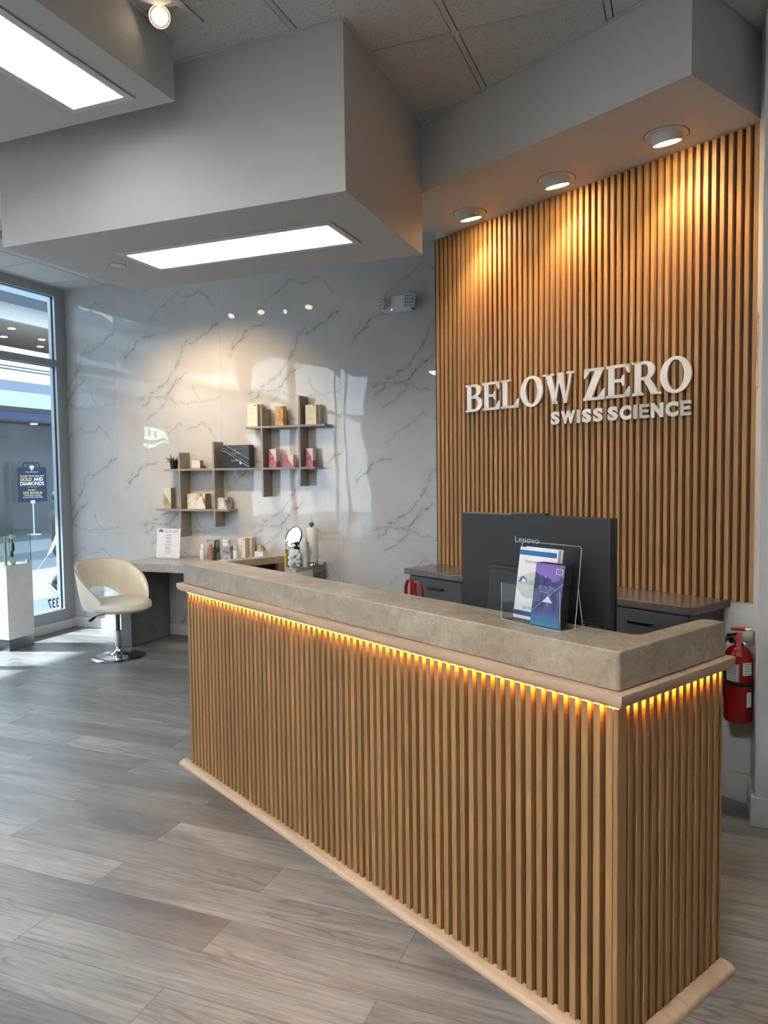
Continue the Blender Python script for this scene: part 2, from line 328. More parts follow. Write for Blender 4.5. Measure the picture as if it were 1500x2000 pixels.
# ---------------------------------------------------------------- mesh helpers
class MB:
    def __init__(s): s.bm = bmesh.new()
    def _f(s, vs, m):
        try:
            f = s.bm.faces.new(vs); f.material_index = m; return f
        except ValueError: return None
    def box(s, x0, x1, y0, y1, z0, z1, m=0):
        v = [s.bm.verts.new((x, y, z)) for z in (z0, z1) for y in (y0, y1) for x in (x0, x1)]
        for q in ((0,2,3,1), (4,5,7,6), (0,1,5,4), (2,6,7,3), (0,4,6,2), (1,3,7,5)): s._f([v[i] for i in q], m)
        return s
    def hull8(s, pts, m=0):
        v = [s.bm.verts.new(p) for p in pts]
        for q in ((0,3,2,1), (4,5,6,7), (0,1,5,4), (1,2,6,5), (2,3,7,6), (3,0,4,7)): s._f([v[i] for i in q], m)
        return s
    def prism(s, poly, ax, a0, a1, m=0):
        """poly = [(u, v)...] in the plane across axis ax (x: (y,z), y: (x,z), z: (x,y))"""
        mk = {'x': lambda u, v, a: (a, u, v), 'y': lambda u, v, a: (u, a, v), 'z': lambda u, v, a: (u, v, a)}[ax]
        A = [s.bm.verts.new(mk(u, v, a0)) for u, v in poly]; B = [s.bm.verts.new(mk(u, v, a1)) for u, v in poly]
        s._f(A[::-1], m); s._f(B, m); n = len(poly)
        for i in range(n): s._f([A[i], A[(i+1) % n], B[(i+1) % n], B[i]], m)
        return s
    def quad(s, pts, m=0):
        s._f([s.bm.verts.new(p) for p in pts], m); return s
    def lathe(s, prof, c=(0,0,0), n=32, m=0, ax='z', ms=None, sx=1, sy=1, cap=True):
        rings = []
        for r, h in prof:
            ring = []
            for i in range(n):
                t = 2*pi*i/n; a, b = r*cos(t)*sx, r*sin(t)*sy
                p = {'z': (a, b, h), 'y': (a, h, b), 'x': (h, a, b)}[ax]
                ring.append(s.bm.verts.new((p[0]+c[0], p[1]+c[1], p[2]+c[2])))
            rings.append(ring)
        for k in range(len(rings)-1):
            mm = ms[k] if ms else m
            for i in range(n): s._f([rings[k][i], rings[k][(i+1) % n], rings[k+1][(i+1) % n], rings[k+1][i]], mm)
        if cap: s._f(rings[0][::-1], ms[0] if ms else m); s._f(rings[-1], ms[-1] if ms else m)
        return s
    def tube(s, pts, r, n=10, m=0, closed=False):
        pts = [Vector(p) for p in pts]; rings = []; N_ = len(pts); up = None
        for i, p in enumerate(pts):
            a = pts[i-1] if (i > 0 or closed) else p; b = pts[(i+1) % N_] if (i < N_-1 or closed) else p
            t = (b-a).normalized()
            if up is None: up = Vector((0,0,1)) if abs(t.z) < .9 else Vector((1,0,0))
            x = t.cross(up).normalized(); up = x.cross(t).normalized()
            rr = r[i] if isinstance(r, (list, tuple)) else r
            rings.append([s.bm.verts.new(p + x*rr*cos(2*pi*k/n) + up*rr*sin(2*pi*k/n)) for k in range(n)])
        for i in range(N_ if closed else N_-1):
            A, B = rings[i], rings[(i+1) % N_]
            for k in range(n): s._f([A[k], A[(k+1) % n], B[(k+1) % n], B[k]], m)
        if not closed: s._f(rings[0][::-1], m); s._f(rings[-1], m)
        return s
    def ball(s, c, r, m=0, sx=1, sy=1, sz=1, n=16):
        h = n//2
        prof = [(max(1e-5, r*sin(pi*k/h)), -r*cos(pi*k/h)*sz) for k in range(h+1)]
        return s.lathe(prof, c, n, m, 'z', None, sx, sy)
    def grid(s, fn, nu, nv, m=0, closeu=False):
        V = [[s.bm.verts.new(fn(i/nu, j/nv)) for j in range(nv+1)] for i in range(nu if closeu else nu+1)]
        for i in range(nu):
            for j in range(nv):
                a, b = V[i], V[(i+1) % len(V)]
                s._f([a[j], b[j], b[j+1], a[j+1]], m)
        return s
    def xf(s, mat): bmesh.ops.transform(s.bm, matrix=mat, verts=s.bm.verts); return s
    def build(s, name, mats, parent=None, bevel=0, smooth=True, loc=None, rz=0, sub=0, seg=2):
        bm = s.bm; bmesh.ops.remove_doubles(bm, verts=bm.verts, dist=1e-6)
        bmesh.ops.recalc_face_normals(bm, faces=bm.faces)
        for f in bm.faces: f.smooth = smooth
        for e in bm.edges: e.smooth = len(e.link_faces) == 2 and e.calc_face_angle(0) < radians(38)
        me = bpy.data.meshes.new(name); bm.to_mesh(me); bm.free()
        for mm in (mats if isinstance(mats, (list, tuple)) else [mats]): me.materials.append(mm)
        o = bpy.data.objects.new(name, me); C.objects.link(o)
        if parent is not None: o.parent = parent
        if loc is not None: o.location = loc
        o.rotation_euler = (0, 0, rz)
        if bevel:
            b = o.modifiers.new('bevel', 'BEVEL'); b.width = bevel; b.segments = seg; b.limit_method = 'ANGLE'; b.angle_limit = radians(50); b.harden_normals = False
        if sub:
            b = o.modifiers.new('sub', 'SUBSURF'); b.levels = sub; b.render_levels = sub
        return o
def thing(name, label, cat, loc=(0,0,0), rz=0, group=None):
    o = bpy.data.objects.new(name, None); C.objects.link(o); o.location = loc; o.rotation_euler = (0,0,rz)
    o.empty_display_size = .1
    return tag(o, label, cat, group)
def tag(o, label, cat, group=None):
    o['label'] = label; o['category'] = cat
    if group: o['group'] = group
    return o
def struct(name, mb, mats, parent=None, **k):
    o = mb.build(name, mats, parent, **k)
    if parent is None: o['kind'] = 'structure'
    return o
def copy_tree(o, parent=None):
    c = o.copy(); C.objects.link(c); c.parent = parent
    for ch in list(o.children): copy_tree(ch, c)
    return c
def text_mesh(s, ext=0, offset=0, res=3):
    cu = bpy.data.curves.new('t', 'FONT'); cu.body = s; cu.extrude = ext; cu.offset = offset; cu.resolution_u = res; cu.align_x = 'LEFT'
    o = bpy.data.objects.new('t', cu); C.objects.link(o)
    dg = bpy.context.evaluated_depsgraph_get(); me = bpy.data.meshes.new_from_object(o.evaluated_get(dg))
    bpy.data.objects.remove(o); return me
def add_text(mb, s, x0, x1, z0, z1, y, facing=-1, m=0, ext=0.0, offset=0, plane='y'):
    """flat writing fitted into the rectangle x0..x1, z0..z1 on the plane y (facing -1: read from -y)"""
    me = text_mesh(s, 0.0, offset)
    xs = [v.co.x for v in me.vertices]; ys = [v.co.y for v in me.vertices]
    ax, bx, ay, by = min(xs), max(xs), min(ys), max(ys)
    b2 = bmesh.new(); b2.from_mesh(me)
    if ext:
        r = bmesh.ops.extrude_face_region(b2, geom=b2.faces[:])
        vs = [g for g in r['geom'] if isinstance(g, bmesh.types.BMVert)]
        for v in vs: v.co.z += 1.0
    for v in b2.verts:
        u = (v.co.x-ax)/(bx-ax); w = (v.co.y-ay)/max(1e-6, by-ay); d = v.co.z*ext
        if facing > 0: u = 1-u
        if plane == 'y': v.co = Vector((x0+u*(x1-x0), y+facing*d, z0+w*(z1-z0)))
        elif plane == 'x': v.co = Vector((y+facing*d, x0+u*(x1-x0), z0+w*(z1-z0)))
    tmp = bpy.data.meshes.new('tt'); b2.to_mesh(tmp); b2.free()
    n0 = len(mb.bm.faces); mb.bm.from_mesh(tmp); mb.bm.faces.ensure_lookup_table()
    for f in mb.bm.faces[n0:]: f.material_index = m
    bpy.data.meshes.remove(tmp); bpy.data.meshes.remove(me)
    return mb
SKY, SUN, EXPO = 3.7, 11.0, 0.76
# ================================================================= the room
ZC = 3.357
XL, XR, YF, YB = -5.68, 3.2, -3.0, 5.79
struct('floor', MB().box(XL-.12, XR+.1, YF-.1, YB+.1, -.08, 0), M['floor'])
# marble wall
struct('wall_back', MB().box(XL-.10, .305, YB, YB+.12, 0, 3.45), M['marble'])
struct('wall_right', MB().box(.305, .42, 3.45, YB, 0, 3.45).box(.42, XR, 3.45, 3.57, 0, 3.45), M['white_wall'], bevel=.004)
struct('wall_side', MB().box(XR, XR+.12, YF, 3.45, 0, 3.45), M['white_wall'])
struct('wall_front', MB().box(XL, XR+.12, YF-.12, YF, 0, 3.45), M['white_wall'])
pw = thing('wall_partition', '', '', LR(-2.5, 3.42), AL); del pw['label'], pw['category']; pw['kind'] = 'structure'
MB().box(-1.035, 1.01, -.06, .06, 0, 3.35).build('partition_face', M['white_wall'], pw)
MB().box(-1.05, 1.0, -.075, -.06, 0, .13).build('partition_baseboard', M['base'], pw, bevel=.003)
# baseboards
struct('baseboard_back', MB().box(XL, -1.3, YB-.014, YB, 0, .105), M['base'], bevel=.003)
struct('baseboard_left', MB().box(XL-.1, XL+.014, YF, YB-.014, 0, .092), M['base'], bevel=.003)
struct('baseboard_right', MB().prism([(.291, 3.68), (.291, 3.436), (XR, 3.436), (XR, 3.45), (.305, 3.45), (.305, 3.68)], 'z', 0, .125), M['base'], bevel=.003)

# suspended ceiling: tiles with a dark reveal around them, T-bars between
tm = MB(); gx0, gy0, P = -.283, 3.125, .61
i0 = math.ceil((XL-gx0)/P)-1; i1 = int((XR-gx0)/P)+1; j0 = math.ceil((YF-gy0)/P)-1; j1 = int((YB-gy0)/P)+1
for i in range(i0, i1+1):
    for j in range(j0, j1+1):
        a, b = max(XL, gx0+i*P+.0165), min(XR, gx0+(i+1)*P-.0165)
        c, d = max(YF, gy0+j*P+.0165), min(YB, gy0+(j+1)*P-.0165)
        if b > a and d > c: tm.box(a, b, c, d, ZC, ZC+.02)
struct('ceiling', tm, M['tile'])
struct('ceiling_void', MB().box(XL, XR, YF, YB, ZC+.03, ZC+.08), M['void'])
gb = MB()
for i in range(i0, i1+2):
    x = gx0+i*P
    if XL < x < XR: gb.box(x-.012, x+.012, YF, YB, ZC-.002, ZC+.012)
for j in range(j0, j1+2):
    y = gy0+j*P
    if YF < y < YB: gb.box(XL, XR, y-.012, y+.012, ZC-.0021, ZC+.011)
struct('trim_1', gb, M['tbar'])

# boxed-in bulkheads
struct('trim_2', MB().box(-3.186, -1.286, 2.85, 3.832, 2.674, ZC-.002), M['bulk'])
struct('trim_3', MB().box(-3.95, -2.0, .9, 2.69, 3.096, ZC-.002), M['bulk'])
sf = MB().box(-.9625, .9625, -.31, .31, -.1785, .1765)
struct('trim_4', sf, M['bulk'], loc=LR(-2.4475, 3.052, 3.1785), rz=AL)
# wall angle strips along the bulkhead tops
wa = MB()
for x0, x1, y0, y1 in ((-3.2, -1.272, 2.836, 2.85), (-1.286, -1.272, 2.85, 3.846), (-2.0, -1.986, .9, 2.704), (-3.2, -2.0, 2.69, 2.704)):
    wa.box(x0, x1, y0, y1, ZC-.006, ZC-.001)
struct('trim_5', wa, M['tbar'])
wb = MB().box(-.98, .98, -.012, 0, -.003, .003)
struct('trim_6', wb, M['tbar'], loc=LR(-2.4475, 2.742, ZC-.004), rz=AL)

# ---------------------------------------------------------------- window wall
def window(k, y0, y1, zb=.092):
    w = thing('window_%d' % k, '', '', (XL, (y0+y1)/2, 0)); del w['label'], w['category']; w['kind'] = 'structure'
    cy = (y0+y1)/2; a, b = y0-cy, y1-cy
    f = MB()
    for c, d in ((a-.05, a), (b, b+(.13 if k == 1 else .05))): f.box(-.09, 0, c, d, zb, ZC)
    f.box(-.09, .0, a, b, zb, .2).box(-.09, .0, a, b, 3.27, ZC).box(-.09, .003, a, b, 2.59, 2.652)
    f.build('window_frame', M['alu'], w, bevel=.003)
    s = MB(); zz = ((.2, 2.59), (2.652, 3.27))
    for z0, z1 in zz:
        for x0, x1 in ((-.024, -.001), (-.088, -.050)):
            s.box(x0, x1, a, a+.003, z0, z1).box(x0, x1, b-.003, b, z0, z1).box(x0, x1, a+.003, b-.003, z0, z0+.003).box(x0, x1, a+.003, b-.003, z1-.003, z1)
    s.build('lit_return_plate', M['alu_lit'], w)  # thin pale plates paint the light on the frame's inner returns
    t = MB()
    for z0, z1 in zz:
        t.box(-.050, -.024, a, a+.004, z0, z1).box(-.050, -.024, b-.004, b, z0, z1).box(-.050, -.024, a+.004, b-.004, z0, z0+.004).box(-.050, -.024, a+.004, b-.004, z1-.006, z1)
    t.build('gasket', M['gasket'], w)
    g = MB()
    for z0, z1 in zz: g.box(-.052, -.047, a, b, z0, z1)
    g.build('glass_pane', M['glass'], w, smooth=False)
    if k == 1:
        n = MB(); add_text(n, '337', 5.488-cy, 5.630-cy, .222, .318, -.046, facing=1, plane='x', offset=.012)
        for v in n.bm.verts: v.co.x = -.0465
        n.build('number_decal', M['ink'], w, smooth=False)
window(1, 4.12, 5.66); window(2, 2.54, 4.02); window(3, .96, 2.44); window(4, -.62, .86); window(5, -2.2, -.72)
struct('wall_left', MB().box(XL-.12, XL, YF, -2.25, 0, 3.45), M['white_wall'])

# ================================================================= lamps
M['troffer_b'] = M['troffer'].copy()
for n_ in M['troffer_b'].node_tree.nodes:
    if n_.type == 'MATH' and n_.operation == 'MULTIPLY' and abs(n_.inputs[1].default_value-TROF) < 1e-3: n_.inputs[1].default_value = TROF*.20
M['troffer_fill'] = M['troffer'].copy()  # brighter lens for the added fill panels
for n_ in M['troffer_fill'].node_tree.nodes:
    if n_.type == 'MATH' and n_.operation == 'MULTIPLY' and abs(n_.inputs[1].default_value-TROF) < 1e-3: n_.inputs[1].default_value = TROF*1.8
def troffer(label, cx, cy, z, lx, ly, on=1):
    t = thing('ceiling_light', label, 'ceiling light', (cx, cy, z))
    f = MB(); o, i = .018, .016
    X, Y = lx/2, ly/2
    f.box(-X-o, X+o, -Y-o, -Y+i, -.006, 0).box(-X-o, X+o, Y-i, Y+o, -.006, 0).box(-X-o, -X+i, -Y+i, Y-i, -.006, 0).box(X-i, X+o, -Y+i, Y-i, -.006, 0)
    f.build('frame', M['fixture'], t, bevel=.002)
    MB().box(-X+i, X-i, -Y+i, Y-i, -.0035, 0).build('diffuser', M['troffer_fill'] if on == 2 else M['troffer'] if on == 1 else M['troffer_b'], t)
    return t
troffer('long lit ceiling light in the boxed bulkhead in front of the marble wall', -2.12, 3.332, 2.674, 1.20, .315)
troffer('lit prismatic ceiling light cut off by the upper left corner of the photo', -2.30, 1.985, 3.096, .30, 1.20, .55)
troffer('added fill light panel over the entrance area behind the viewer', -.6, -.5, ZC-.004, .6, 1.2, 2)  # these last three are unseen lamps added to fill the room with light
troffer('added fill light panel behind the viewer, left of the entrance one', -2.1, -1.4, ZC-.004, .6, 1.2, 2)
troffer('added fill light panel far behind the viewer near the windows', -3.6, -1.1, ZC-.004, .6, 1.2, 2)

def spot(loc, aim, energy, size, col=(1, .66, .34), blend=.6, parent=None, rad=.02):
    l = bpy.data.lights.new('spot_lamp', 'SPOT'); l.energy = energy; l.spot_size = radians(size); l.spot_blend = blend; l.color = col; l.shadow_soft_size = rad
    o = bpy.data.objects.new('spot_lamp', l); C.objects.link(o)
    if parent: o.parent = parent
    o.location = loc; o.rotation_euler = Vector(aim).to_track_quat('-Z', 'Y').to_euler(); return o
def downlight(l, r, label):
    t = thing('downlight', label, 'downlight', LR(l, r, 3.0), AL, 'warm eyeball downlights over the slatted wall')
    MB().lathe([(.066, -.0045), (.090, -.0035), (.094, 0), (.066, 0)], n=48).build('trim_ring', M['fixture'], t)
    e = MB().lathe([(.064, .018), (.0655, -.010), (.0645, -.030), (.062, -.035), (.059, -.035), (.057, -.030)], n=48)
    R = Matrix.Rotation(radians(14), 4, 'X'); e.xf(R); e.build('eyeball', M['fixture'], t)
    b = MB().lathe([(.0575, -.031), (.0575, -.0335)], n=48).xf(R); b.build('lamp_face', M['bulb'], t)
    spot((0, .014, -.050), (0, .30, -1), WASH, 104, parent=t, blend=.9, rad=.03)
    MB().lathe([(.0945, -.0008), (.0962, 0)], n=48).build('painted_shadow', M['void'], t)  # dark ring paints the shadow line round the trim
WASH = 21
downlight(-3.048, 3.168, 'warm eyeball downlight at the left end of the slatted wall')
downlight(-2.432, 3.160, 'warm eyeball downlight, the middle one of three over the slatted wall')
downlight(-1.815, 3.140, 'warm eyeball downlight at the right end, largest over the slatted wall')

# spotlights
def head(loc, aim, label, energy, size=60, grp=None, col=(1, .70, .40)):
    t = thing('spotlight', label, 'spotlight', loc)
    q = Vector(aim).to_track_quat('-Z', 'Y').to_matrix().to_4x4()
    MB().lathe([(.030, .055), (.041, .045), (.044, -.02), (.044, -.028), (.041, -.028), (.038, -.02)], n=32).xf(q).build('housing', M['fixture'], t)
    MB().lathe([(.030, -.0195), (.030, -.0215)], n=32).xf(q).build('lamp_face', M['spotbulb'], t)
    MB().tube([(0, 0, .02), (0, 0, ZC-loc[2])], .009).build('stem', M['fixture'], t)
    v = Vector(aim).normalized()*.04
    spot(tuple(v), aim, energy, size, col, .7, t, .03)
    return t
tk = tag(MB().box(-.017, .017, -.9, 0, -.006, 0).build('ceiling_strip', M['fixture'], loc=(-1.828, 2.64, ZC-.0025), bevel=.002), 'thin white metal strip on the ceiling tiles beside the upper left bulkhead', 'ceiling strip')
head((-1.935, 2.525, 3.337), (.55, -.85, -.55), 'small glowing round spotlight by the ceiling at the top left', 1.5, 70)
SHELF_SPOT = 42
for i, x in enumerate((-4.77, -4.39, -4.07, -3.74)):
    h = head((x, 4.23, 3.335), (.12, 1.0, -1.05), 'warm ceiling spotlight aimed at the marble wall, the '+['first', 'second', 'third', 'fourth'][i]+' counted from the window', SHELF_SPOT if i else 5, 66)
    h['group'] = 'ceiling spotlights aimed at the marble wall'

# ================================================================= reception counter
ct = thing('reception_counter', 'long slatted oak reception counter with thick beige stone top and glowing strip under it', 'counter', LR(-2.3, 1.9), AL)
def cl(l): return l+2.3
def cr(r): return r-1.9
def slats_x(mb, l0, l1, face, zb, zt, w=.0205, d=.017, pitch=.0377, m=0, first=None):
    """slats along x between l0..l1, faces at y = face (towards -y)"""
    x = l1
    while x-w > l0-.004:
        mb.prism([(x-w+.0012, face), (x-.0012, face), (x, face+.0015), (x+.0, face+d), (x-w, face+d), (x-w, face+.0015)], 'z', zb, zt, m)
        x -= pitch
    return mb
# front panel
fp = MB().box(cl(-3.60), cl(-1.084), cr(1.642), cr(1.70), .0, .963).build('front_panel', M['groove'], ct)
slats_x(MB(), cl(-3.60), cl(-1.075), cr(1.625), .02, .914).build('front_slats', M['slat'], ct)
# side panel, built along x then turned
sd = MB()
sd.box(.019, .546, .017, .05, 0, .963)
sd.build('side_panel', M['groove'], ct, loc=(cl(-1.06), cr(1.625), 0), rz=pi/2)
ss = MB(); ss.prism([(0, .002), (.002, 0), (.0395, 0), (.0405, .0015), (.0405, .017), (.02, .017), (.02, .0125), (0, .0125)], 'z', .0, .914)
x = .0720
while x < .55:
    ss.prism([(x-.0205+.0012, 0), (x-.0012, 0), (x, .0015), (x, .017), (x-.0205, .017), (x-.0205, .0015)], 'z', .02, .914); x += .0378
ss.build('side_slats', M['slat'], ct, loc=(cl(-1.06), cr(1.625), 0), rz=pi/2)
MB().box(cl(-3.60), cl(-3.55), cr(1.70), cr(2.165), 0, .963).build('end_panel', M['groove'], ct)
MB().box(cl(-1.108), cl(-1.064), cr(2.171), cr(2.182), 0, .963).build('end_panel', M['slat'], ct)
MB().box(cl(-3.55), cl(-1.11), cr(1.70), cr(2.15), .715, .75).build('work_surface', M['brownin'], ct, bevel=.002)
# stone top: U shape with a hollowed inner side at the left arm
def arc(cx, cy, r, a0, a1, n=5): return [(cx+r*cos(radians(a0+(a1-a0)*i/n)), cy+r*sin(radians(a0+(a1-a0)*i/n))) for i in range(n+1)]
r = .012
poly = [(cl(-3.597), cr(1.613))] + arc(cl(-1.05)-r, cr(1.613)+r, r, -90, 0) + [(cl(-1.05), cr(2.168))] + arc(cl(-1.123)+r*3, cr(2.168)-r*3, r*3, 90, 180) + arc(cl(-1.123)-.03, cr(1.815)+.03, .03, 0, -90)[0:] + [(cl(-3.515), cr(1.815)), (cl(-3.597), cr(1.815))]
MB().prism(poly, 'z', .963, 1.065).build('stone_top', M['stone'], ct, bevel=.003)
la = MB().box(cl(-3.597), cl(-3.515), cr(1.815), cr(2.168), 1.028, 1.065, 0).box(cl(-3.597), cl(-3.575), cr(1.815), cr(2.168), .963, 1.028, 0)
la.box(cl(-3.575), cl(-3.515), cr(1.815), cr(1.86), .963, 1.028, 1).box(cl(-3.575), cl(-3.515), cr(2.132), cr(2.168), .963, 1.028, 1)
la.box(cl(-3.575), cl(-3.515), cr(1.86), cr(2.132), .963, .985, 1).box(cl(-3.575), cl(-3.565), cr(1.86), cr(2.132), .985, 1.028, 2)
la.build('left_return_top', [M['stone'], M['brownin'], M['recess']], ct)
# half-round trims (mitred at the corner) and base trims
def half_round(z0, h, d, n=8):
    return [(0, z0)]+[(-d*sin(pi*i/n)**.75 if 0 < i < n else -.0, z0+h*(1-cos(pi*i/n))/2) for i in range(1, n)]+[(0, z0+h)]
def mitred(prof, l0, l1, r0, r1, name, mat):
    """profile (offset out of the face, z) swept along the front, round the corner and along the side"""
    mb = MB(); path = []
    for o, z in prof: path.append([(cl(l0), cr(r0)+o, z), (cl(l1)-o, cr(r0)+o, z), (cl(l1)-o, cr(r1), z)])
    P3 = [[mb.bm.verts.new(p) for p in row] for row in path]
    nP = len(P3)
    for i in range(nP):
        for k in range(2): mb._f([P3[i][k], P3[(i+1) % nP][k], P3[(i+1) % nP][k+1], P3[i][k+1]], 0)
    mb._f([row[0] for row in P3], 0); mb._f([row[2] for row in P3][::-1], 0)
    return mb.build(name, mat, ct)
mitred([(.02, .963)]+[(-.036*cos(pi/2*i/7)**.7, .961-.041*sin(pi/2*i/7)) for i in range(7)]+[(-.006, .919), (.017, .919)], -3.635, -1.062, 1.625, 2.182, 'top_trim', M['oak_trim'])
mitred([(.01, .0)]+[(-.036, 0.0), (-.036, .005)]+[(-.036*cos(pi/2*i/7)**.8, .005+.019*sin(pi/2*i/7)) for i in range(1, 8)]+[(.01, .024)], -3.66, -1.052, 1.627, 2.182, 'base_trim', M['oak_trim'])
ls = MB().box(cl(-3.60), cl(-1.062), cr(1.626), cr(1.636), .9168, .9188, 1).box(cl(-1.071), cl(-1.061), cr(1.636), cr(2.165), .9168, .9188, 1)
ls.quad([(cl(-3.60), cr(1.627), .9166), (cl(-1.063), cr(1.627), .9166), (cl(-1.063), cr(1.635), .9166), (cl(-3.60), cr(1.635), .9166)], 0)
ls.quad([(cl(-1.070), cr(1.637), .9166), (cl(-1.062), cr(1.637), .9166), (cl(-1.062), cr(2.165), .9166), (cl(-1.070), cr(2.165), .9166)], 0)
ls.build('light_strip', [M['led'], M['edge']], ct)

# ================================================================= slatted wall cladding and sign
wp = thing('slatted_wall_panel', 'tall oak slatted wall panel behind the counter, lit by three downlights', 'wall panel', LR(-2.52, 3.36, .915), AL)
MB().box(-1.025, 1.022, -.004, 0, 0, 2.083).build('backing', M['groove'], wp)
sl = slats_x(MB(), -1.025, 1.022, -.021, 0, 2.083); sl.build('slats', M['slat'], wp)

sg = thing('wall_sign', 'raised white lettering BELOW ZERO SWISS SCIENCE on the slatted wall', 'sign', LR(-2.52, 3.339, 1.77), AL)
H = .166; Z0 = 1.880-1.77
def LG(mb, x0, w): # returns transform to write strips in letter units (x 0..w, y 0..H)
    def q(pts, m=0):
        A = [mb.bm.verts.new((x0+px, -.016, Z0+py)) for px, py in pts]; B = [mb.bm.verts.new((x0+px, -.004, Z0+py)) for px, py in pts]
        n = len(pts); mb._f(A, 0); mb._f(B[::-1], 1)
        for i in range(n): mb._f([A[i], A[(i+1) % n], B[(i+1) % n], B[i]], 1)
    return q
def ring(q, cx, cy, ro, so, ri, si, a0, a1, n=22):
    P_ = []
    for i in range(n+1):
        a = radians(a0+(a1-a0)*i/n); P_.append(((cx+ro*cos(a), cy+so*sin(a)), (cx+ri*cos(a), cy+si*sin(a))))
    for (o1, i1_), (o2, i2_) in zip(P_, P_[1:]): q([i1_, o1, o2, i2_])
def bar(q, x0, y0, x1, y1): q([(x0, y0), (x1, y0), (x1, y1), (x0, y1)])
t = .036; hl = .0155; sv = .009
def serif(q, x, y, w, up):   # flat bracketed foot under a stem of width t
    s = 1 if up else -1
    q([(x-w, y), (x+t+w, y), (x+t+w, y+s*sv), (x+t+.004, y+s*(sv+.007)), (x-.004, y+s*(sv+.007)), (x-w, y+s*sv)])
def L_B(q, w):
    bar(q, .014, 0, .014+t, H); bar(q, 0, 0, .07, sv*1.3); bar(q, 0, H-sv*1.3, .07, H)
    bar(q, .04, .080, .075, .080+hl); bar(q, .04, H-hl, .068, H); bar(q, .04, 0, .075, hl)
    ring(q, .068, H-.0405, w-.068-.010, .0405, w-.068-.010-t, .0405-hl, -90, 90); ring(q, .073, .0475, w-.073, .0475, w-.073-t, .0475-hl, -90, 90)
def L_E(q, w, L=False):
    bar(q, .013, 0, .013+t, H); serif(q, .013, 0, .013, True); bar(q, 0, 0, w-.004, hl); q([(w-.004, 0), (w, .052), (w-.011, .052), (w-.040, hl-.002), (w-.040, 0)])
    if L: serif(q, .013, H, .013, False); bar(q, 0, H-sv, .075, H); return
    bar(q, 0, H-hl, w-.006, H); q([(w-.006, H), (w-.004, H-.046), (w-.015, H-.046), (w-.036, H-hl+.002), (w-.036, H)])
    bar(q, .04, .078, w-.036, .078+hl); q([(w-.034, .058), (w-.034, .112), (w-.045, .112), (w-.054, .078+hl), (w-.054, .078), (w-.045, .058)])
def L_O(q, w): ring(q, w/2, H/2, w/2, H/2+.004, w/2-.038, H/2-.012, 0, 360, 44)
def L_W(q, w):
    a = w
    q([(.018, H), (.060, H), (.086+.012, 0), (.070, 0)]); q([(.070, 0), (.088, 0), (.120, H-.02), (.108, H-.0)])
    q([(.098, H), (.138, H), (.160, 0), (.144, 0)]); q([(.144, 0), (.162, 0), (a-.014, H), (a-.028, H)])
    bar(q, 0, H-sv*1.2, .076, H); bar(q, a-.052, H-sv*1.2, a, H)
def L_Z(q, w):
    bar(q, .008, H-hl, w-.006, H); bar(q, .002, 0, w-.002, hl); q([(.0, 0), (.048, 0), (w-.004, H), (w-.052, H)])
    q([(.008, H), (.006, H-.050), (.017, H-.050), (.044, H-hl+.001), (.044, H)]); q([(w-.004, 0), (w, .054), (w-.011, .054), (w-.044, hl-.001), (w-.044, 0)])
def L_R(q, w):
    bar(q, .014, 0, .014+t, H); serif(q, .014, 0, .013, True); bar(q, 0, H-sv*1.2, .07, H)
    bar(q, .04, .074, .075, .074+hl); bar(q, .04, H-hl, .072, H); ring(q, .072, H-.046, .052, .046, .052-t, .046-hl, -90, 90)
    q([(.060, .084), (.098, .084), (w-.014, .0), (w-.052, 0)]); bar(q, w-.052, 0, w, sv*1.2)
for ch, xa, xb in (('B', -3.246, -3.107), ('E', -3.103, -2.965), ('L', -2.958, -2.820), ('O', -2.811, -2.652), ('W', -2.652, -2.441), ('Z', -2.386, -2.252), ('E', -2.246, -2.105), ('R', -2.097, -1.938), ('O', -1.946, -1.786)):
    mb = MB(); q = LG(mb, xa+2.52, 0); w = xb-xa
    {'B': L_B, 'E': L_E, 'L': lambda q, w: L_E(q, w, True), 'O': L_O, 'W': L_W, 'Z': L_Z, 'R': L_R}[ch](q, w)
    mb.build('serif_letter', [M['letter'], M['letter_side']], sg, smooth=False)
zz0, zz1 = 1.768-1.77, 1.838-1.77
def word(s, xa, xb):
    """each letter a mesh of its own, set by its own advance"""
    import bpy as b
    ws = {'S': .78, 'W': 1.22, 'I': .30, 'C': .86, 'E': .68, 'N': .84}; gap = .13
    tot = sum(ws[c] for c in s)+gap*(len(s)-1); k = (xb-xa)/tot; x = xa
    for c in s:
        mb = MB(); o = .0016 if c in 'SC' else 0
        if c == 'I': mb.box(x, x+ws[c]*k, -.014, -.004, zz0, zz1)
        elif c == 'E':
            a, e = x, x+ws[c]*k; tt = .0158
            mb.box(a, a+.017, -.014, -.004, zz0, zz1)
            for z0, xx in ((zz0, e), ((zz0+zz1)/2-tt/2, e-.005), (zz1-tt, e)): mb.box(a+.01, xx, -.014, -.004, z0, z0+tt)
        else: add_text(mb, c, x, x+ws[c]*k, zz0-o, zz1+o, -.004, ext=.010, offset=.062)
        for f in mb.bm.faces: f.material_index = 0 if abs(f.normal.y) > .9 else 1
        mb.build('sans_letter', [M['letter'], M['letter_side']], sg, smooth=False); x += (ws[c]+gap)*k
word('SWISS', -2.598+2.52, -2.266+2.52); word('SCIENCE', -2.238+2.52, -1.788+2.52)

